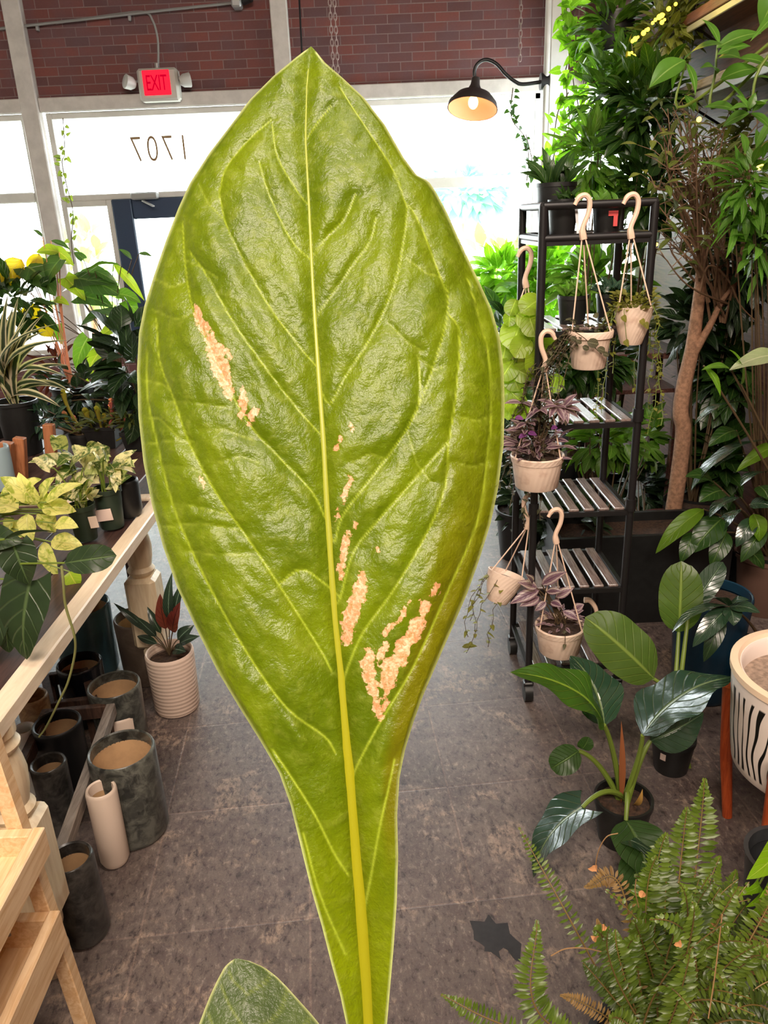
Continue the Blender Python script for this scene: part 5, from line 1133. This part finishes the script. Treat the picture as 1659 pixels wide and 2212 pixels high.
# zebra striped planter on teak legs
def zebra():
    c = Vector((1.06, 1.6, 0)); r = .205; z0, z1 = .275, .565; t = thing('zebra_planter', 'white planter with black zebra stripes on orange teak legs', 'planter', c)
    m = NT('zebra_glaze'); s = m.n('SeparateXYZ', {0: m.co('UV')}); u, v = s.outputs[0], s.outputs[1]
    n1 = m.noise(1.0, m.n('CombineXYZ', {0: m.math('MULTIPLY', u, 12.0), 1: m.math('MULTIPLY', v, 2.2)}).outputs[0], 1, .4)
    ph = m.math('FRACT', m.math('ADD', m.math('MULTIPLY', u, 50.0), m.math('MULTIPLY', n1, 3.4)))
    wv = m.math('ABSOLUTE', m.math('SUBTRACT', ph, .5))
    n2 = m.noise(1.0, m.n('CombineXYZ', {0: m.math('MULTIPLY', u, 26.0), 1: m.math('MULTIPLY', v, 3.0), 2: 4.0}).outputs[0], 1, .4)
    w = m.math('MULTIPLY_ADD', n2, .5, -.08)
    mask = m.math('MULTIPLY', m.rng(m.math('SUBTRACT', wv, w), -.012, .012, 1, 0), m.math('MULTIPLY', m.rng(v, .20, .215), m.rng(v, .70, .685)))
    zm = m.done(m.pri(Base_Color=m.mix(mask, lin(236, 222, 212), lin(12, 11, 11)), Roughness=.35))
    MB().lathe([(.02, z0), (r * .8, z0), (r * .86, z0 + .012)] + [(r * (.87 + .13 * (k / 10) ** .8), z0 + .015 + (z1 - z0 - .045) * k / 10) for k in range(11)] + [(r, z1 - .008), (r - .006, z1), (r - .02, z1 - .001), (r - .026, z1 - .01), (r - .028, z1 - .05)], c, 72).build('pot', zm, t)
    MB().lathe([(r - .027, z1 - .05), (r * .4, z1 - .045), (.0001, z1 - .043)], c, 36).build('soil', plain('dry_grey_soil', lin(150, 130, 114), .9, nscale=60, namt=.3), t)
    MB().lathe([(r - .004, z1 - .014), (r + .006, z1 - .01), (r + .006, z1 + .006), (r - .012, z1 + .008), (r - .02, z1 - .004)], c, 60).build('rim', plain('cream_rim', lin(236, 208, 178), .45), t)
    for a in (128, 222, 308, 38):
        th = math.radians(a); d = Vector((math.cos(th), math.sin(th), 0)); MB().tube([c + d * (r * .86) + Vector((0, 0, .0)), c + d * (r * 1.0) + Vector((0, 0, .2)), c + d * (r * 1.09) + Vector((0, 0, .42))], [.0135, .0165, .018], 14).build('leg', ORANGEW, t)
    for a in (128, 38): th = math.radians(a); d = Vector((math.cos(th), math.sin(th), 0)); MB().tube([c + d * (r * .9) + Vector((0, 0, .255)), c - d * (r * .9) + Vector((0, 0, .255))], .012, 10).build('cross_bar', ORANGEW, t)
zebra()
# ------------------------------------------------------------------ fern
FERN = leafmat('fern_leaflet', lin(64, 86, 22), lin(104, 124, 42), lin(110, 120, 54), .34, .34, N=.01)
FERN2 = leafmat('fern_dark_leaflet', lin(44, 62, 20), lin(76, 94, 36), lin(90, 100, 46), .28, .36, N=.01)  # darker green fronds mixed in among the brighter ones
FDRY = leafmat('fern_dry_leaflet', lin(112, 86, 48), lin(150, 118, 72), lin(120, 80, 50), .3, .6, N=.01)
def frond(t, base, tip, w, bow, mat, droop=None, n=34, nrm=(0, -.75, .65), mid=None):
    base, tip = Vector(base), Vector(tip)
    path = poly([base, Vector(mid), tip], 12) if mid else bez(base, tip, bow, 24)
    st, lf = MB(), MB(); st.tube(path, [.0022, .0007], 5)
    nn = Vector(nrm); L = len(path) - 1
    for i in range(n):
        s = .18 + .82 * (i + .5) / n; k = s * L; j = min(int(k), L - 1); p = path[j].lerp(path[j + 1], k - j); tg = (path[j + 1] - path[j]).normalized()
        sd = tg.cross(nn).normalized(); hw = w / 2 * min(1, (1.0 - s) * 3.2 + .10) * min(1, .5 + s * 1.5) * U(.86, 1.1)
        for g in (-1, 1):
            d = (sd * g + tg * U(.1, .34) + nn.normalized() * U(-.25, .25)).normalized()
            lf.leaf(p, p + d * hw, w * .125, nn + Vector((U(-.5, .5), U(-.4, .4), U(-.3, .3))), U(-.05, .16), .2, 'oblong', 3, 2)
    o = lf.build('frond', mat, t, 'all'); st.build('rachis', plain('rachis', lin(120, 96, 50), .6) if not bpy.data.materials.get('rachis') else bpy.data.materials['rachis'], o)
    return o
random.seed(23)
fb = at(1425, 2290, .93); t = thing('boston_fern', 'large feathery green fern filling the lower corner with a few dry tips', 'fern', (fb.x, fb.y, 0))
fr, fh = .125, fb.z
MB().lathe([(.0, .001), (fr * .76, .0), (fr * .8, .004), (fr, fh - .03), (fr * 1.05, fh - .03), (fr * 1.05, fh), (fr * .94, fh), (fr * .9, fh - .03)], (fb.x, fb.y, 0), 36).build('pot', CHAR, t)
MB().lathe([(fr * .92, fh - .03), (.0001, fh - .02)], (fb.x, fb.y, 0), 24).build('soil', SOIL, t)
def ft(px, py, y, wpx, bow=(0, 0, .06), mat=FERN, **k):
    q = at(px, py, y); return frond(t, fb + Vector((U(-.04, .04), U(-.04, .04), -.02)), q, msize(wpx, q), bow, mat, **k)
ft(1522, 1682, 1.22, 84, (.03, .05, .02), FERN); ft(1484, 1745, 1.16, 82, (.02, .05, .03)); ft(1440, 1800, 1.1, 76, (.0, .05, .04)); ft(1418, 1850, 1.08, 74, (-.01, .05, .03))
ft(1120, 1786, 1.16, 46, (0, 0, 0), FERN, mid=at(1225, 1975, 1.05)); ft(1160, 1988, .97, 74, (0, 0, 0), FERN, mid=at(1165, 2190, .9), n=40); ft(952, 2148, .92, 50, (0, 0, 0), FERN, mid=at(1090, 2215, .9))
ft(1262, 1916, 1.08, 44, (0, 0, 0), FDRY, mid=at(1345, 1925, 1.05)); ft(1492, 2050, .80, 84, (.0, -.02, .02), FERN, n=26); ft(1555, 1850, 1.2, 74, (.02, .03, .04)); ft(1590, 1880, 1.22, 70, (.03, .03, .03)); ft(1368, 1990, .98, 70, (-.01, .02, .05)); ft(1330, 2010, .95, 64, (-.03, .0, .06))
ft(1445, 1860, 1.1, 80, (0, .04, .03), FERN2); ft(1510, 1900, 1.12, 80, (.01, .04, .03), FERN2); ft(1260, 2080, .93, 50, (-.03, 0, .05), FERN2); ft(1210, 2150, .9, 40, (-.03, 0, .05), FDRY); ft(1290, 1985, 1.0, 40, (-.03, 0, .05), FDRY)
for i in range(88):
    ft(U(1280, 1710) if i % 3 else U(1480, 1710), U(1880, 2240), U(.74, 1.2), U(55, 84), (U(-.05, .05), U(-.02, .05), U(.02, .08)), random.choice([FERN, FERN, FERN2, FERN2, FERN2, FDRY] if i % 9 == 0 else [FERN, FERN2]), n=26)
dl = plain('dry_orange_leaf', lin(196, 140, 92), .7); ds = plain('dry_stalk_tan', lin(150, 116, 76), .8)
for px, py, y in ((1290, 1870, 1.05), (1380, 1926, 1.0), (1300, 2000, .95), (1290, 2025, .93), (1470, 2030, .82), (1545, 1990, .95)):
    p = at(px, py, y); MB().leaf(p, p + Vector((U(-.02, .02), -.005, U(-.012, .018))), .012, (0, -1, .3), .2, .3, 'ovate', 6, 3, wave=.3).build('dry_leaf', dl, t)
for a in ([(1285, 1880, 1.05), (1292, 1840, 1.05), (1310, 1808, 1.05), (1335, 1800, 1.05)], [(1190, 2065, .93), (1220, 2050, .93), (1260, 2048, .93), (1300, 2056, .94)], [(1380, 1960, 1.0), (1372, 1925, 1.0), (1374, 1900, 1.0)], [(1530, 2200, .8), (1545, 2100, .82), (1560, 1975, .84)]): MB().tube(poly([at(*q) for q in a], 5), .0010, 5).build('dry_stalk', ds, t)
# bright ivy at the right edge
t = thing('lime_ivy', 'bright lime leaf plant peeking in beside the fern and teak leg', 'houseplant', (.86, 1.30, 0)); top = Vector((.86, 1.30, .28))
MB().lathe([(.0, .001), (.06, .0), (.085, .28), (.09, .3), (.08, .3), (.075, .27)], (.86, 1.30, 0), 30).build('pot', CHAR, t)
LI = leafmat('lime_leaf', lin(110, 150, 16), lin(140, 182, 30), lin(180, 206, 80), .5, .4)
for a, b, w in [((1690, 1830), (1612, 1900), 70), ((1640, 1910), (1590, 1935), 26), ((1650, 1930), (1610, 1960), 28), ((1670, 1900), (1640, 1940), 34), ((1640, 1960), (1600, 1985), 24), ((1680, 1960), (1650, 2000), 30), ((1620, 1925), (1580, 1915), 20)]:
    p, q = at(*a, 1.2), at(*b, 1.12); MB().leaf(p, q, msize(w, p), (-.1, -.7, .7), .1, .15, 'heart', 9, 6, lobe=.1).build('leaf', LI, t, 'all'); MB().tube(bez(top, p, (0, 0, .03), 6), .002, 6).build('petiole', GSTEM, t)
# ------------------------------------------------------------------ things on the rack
def rackpot(label, px, py, w, h, y, z, plantmat=None, vol=None, size=.08, mat=BLACKP, tagc=None):
    c = at(px, py, y); c = Vector((c.x, y, z)); r = msize(w, c) / 2; t = thing('nursery_pot', label, 'nursery pot', c)
    MB().lathe([(.0, .001), (r * .8, .0), (r * .82, .004), (r * .98, h - .012), (r * 1.02, h - .012), (r * 1.02, h), (r * .95, h), (r * .92, h - .02)], c, 36).build('pot', mat, t)
    MB().lathe([(r * .93, h - .022), (.0001, h - .015)], c, 24).build('soil', SOIL, t)
    if plantmat:
        lf = MB()
        for i in range(vol):
            o = Vector((U(-1, 1), U(-1, 1), U(.2, 1.4))).normalized() * size * U(.7, 1.4); p = c + Vector((U(-.6, .6) * r, U(-.6, .6) * r, h - .01)); lf.leaf(p, p + o, size * .35, (0, -.6, .7), .15, .2, 'lance', 6, 2)
        lf.build('foliage', plantmat, t)
    if tagc: MB().box(c + Vector((r * .15, -r * 1.01, h * .66)), (.028, .002, .014)).build('plant_tag', tagc, t); MB().box(c + Vector((r * .32, -r * 1.0, h * .45)), (.012, .002, .035)).build('plant_tag', tagc, t)
    return t
ZT = 1.5775
rackpot('black nursery pot in the top rack tray beside the curled hook', 1215, 480, 64, .10, 2.42, ZT, G_DARK, 14, .05)
rackpot('black nursery pot with a coral tag in the top rack tray', 1310, 480, 62, .085, 2.42, ZT, G_L, 12, .045, tagc=plain('coral_tag', lin(232, 92, 92), .5))
rackpot('tall black nursery pot at the back of the top rack tray toward the window', 1200, 450, 84, .15, 2.58, ZT, G_DARK, 26, .09)
rackpot('black nursery pot with small green plant on the second rack shelf', 1235, 700, 64, .085, 2.44, 1.318, G_MID, 60, .05)
rackpot('black nursery pot with bluish rosette on the second rack shelf', 1315, 700, 60, .085, 2.44, 1.318, G_BLUE, 60, .05)
n0 = bpy.data.objects['nursery_pot']; MB().beam(at(1249, 508, 2.365), at(1245, 452, 2.37), .008, .002).build('plant_tag', plain('white_tag', lin(232, 234, 236), .5), n0)
t = thing('planter_box', 'long black planter box on the floor behind the rack', 'planter', (1.06, 3.0, 0)); m = MB()
for y in (2.87, 3.13): m.box((1.06, y, .2), (.72, .02, .4))
for x in (.71, 1.41): m.box((x, 3.0, .2), (.02, .24, .4))
m.box((1.06, 3.0, .02), (.68, .24, .03)); m.build('box', BLACKP, t); MB().box((1.06, 3.0, .35), (.68, .24, .02)).build('soil', SOIL, t)
# ------------------------------------------------------------------ dark worn patch in the floor finish
pts = [atz(900 + x * .4575, 1650 + y * .4575, .0008) for x, y in [(250, 740), (285, 742), (320, 745), (340, 710), (358, 735), (375, 755), (405, 752), (430, 750), (440, 800), (465, 825), (495, 850), (490, 900), (492, 935), (470, 930), (455, 915), (430, 880), (410, 868), (388, 885), (398, 925), (375, 905), (350, 888), (320, 885), (322, 865), (300, 845), (270, 830), (268, 790)]]
m = MB(); m.add(pts, [tuple(range(len(pts)))[::-1]]); m.f[0] = tuple(reversed(m.f[0])); o = m.build('floor_patch', plain('worn_patch', lin(38, 35, 36), .5, nscale=30, namt=.25), None, False); o['kind'] = 'structure'
# ------------------------------------------------------------------ outside in the street
def street_bush(label, c, r, mat, n=160, size=.4):
    t = thing('street_bush', label, 'bush', (c[0], c[1], -.07)); st, lf = MB(), MB(); c = Vector(c)
    st.tube([(c.x, c.y, -.07), c], [.05, .03], 8)
    for i in range(n):
        d = Vector((random.gauss(0, 1), random.gauss(0, 1), random.gauss(0, 1))).normalized(); q = c + Vector((d.x * r[0], d.y * r[1], d.z * r[2])) * R() ** .4; o = (d + Vector((U(-.6, .6), U(-.6, .6), U(-.6, .3)))).normalized() * size; lf.leaf(q, q + o, size * .5, (U(-.5, .5), -.6, 1), .1, .2, 'ovate', 4, 2)
    st.build('trunk', BARK, t); lf.build('foliage', mat, t)
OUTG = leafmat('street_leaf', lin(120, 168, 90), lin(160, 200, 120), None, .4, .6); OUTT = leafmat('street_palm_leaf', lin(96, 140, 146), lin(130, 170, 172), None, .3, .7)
street_bush('pale green bush outside the glass beside the door frame', tuple(at(185, 590, 9.0)), (.5, .4, .5), OUTG, 120, .22)
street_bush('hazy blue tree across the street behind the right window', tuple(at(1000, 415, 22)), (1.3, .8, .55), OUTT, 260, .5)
street_bush('leafy green bush outside the window beside the rack', tuple(at(1090, 590, 8.6)), (.5, .3, .35), OUTG, 120, .25)
# ------------------------------------------------------------------ light
w = bpy.data.worlds.new('daylight'); scene.world = w; w.use_nodes = True; nt = w.node_tree; nt.nodes.clear()
bg = nt.nodes.new('ShaderNodeBackground'); wo = nt.nodes.new('ShaderNodeOutputWorld'); bg.inputs[0].default_value = (.93, .98, 1.0, 1); bg.inputs[1].default_value = 12.0; nt.links.new(bg.outputs[0], wo.inputs[0])
def area(name, loc, target, sx, sy, power, col):
    l = bpy.data.lights.new(name, 'AREA'); l.shape = 'RECTANGLE'; l.size = sx; l.size_y = sy; l.energy = power; l.color = col
    o = bpy.data.objects.new(name, l); COL.objects.link(o); o.location = loc; o.rotation_euler = (Vector(target) - Vector(loc)).to_track_quat('-Z', 'Y').to_euler(); return o
area('unseen_warm_light', (-.3, -1.6, 3.7), (0, 1.4, .8), 2.6, .8, 215, (1, .82, .68))
area('unseen_warm_light', (.5, .7, 4.15), (1.1, 3.6, 1.5), 1.8, .4, 90, (1, .86, .74))  # unseen lamp, added to brighten the dark plants at the right
scene.view_settings.view_transform = 'Standard'; scene.view_settings.look = 'None'; scene.view_settings.gamma = 1.0; scene.view_settings.use_curve_mapping = False
scene.view_settings.exposure = 0.3
c_ = scene.cycles; c_.max_bounces = 7; c_.diffuse_bounces = 4; c_.glossy_bounces = 3; c_.transmission_bounces = 4; c_.transparent_max_bounces = 10; c_.use_denoising = True; c_.caustics_reflective = False; c_.caustics_refractive = False; c_.sample_clamp_indirect = 8.0
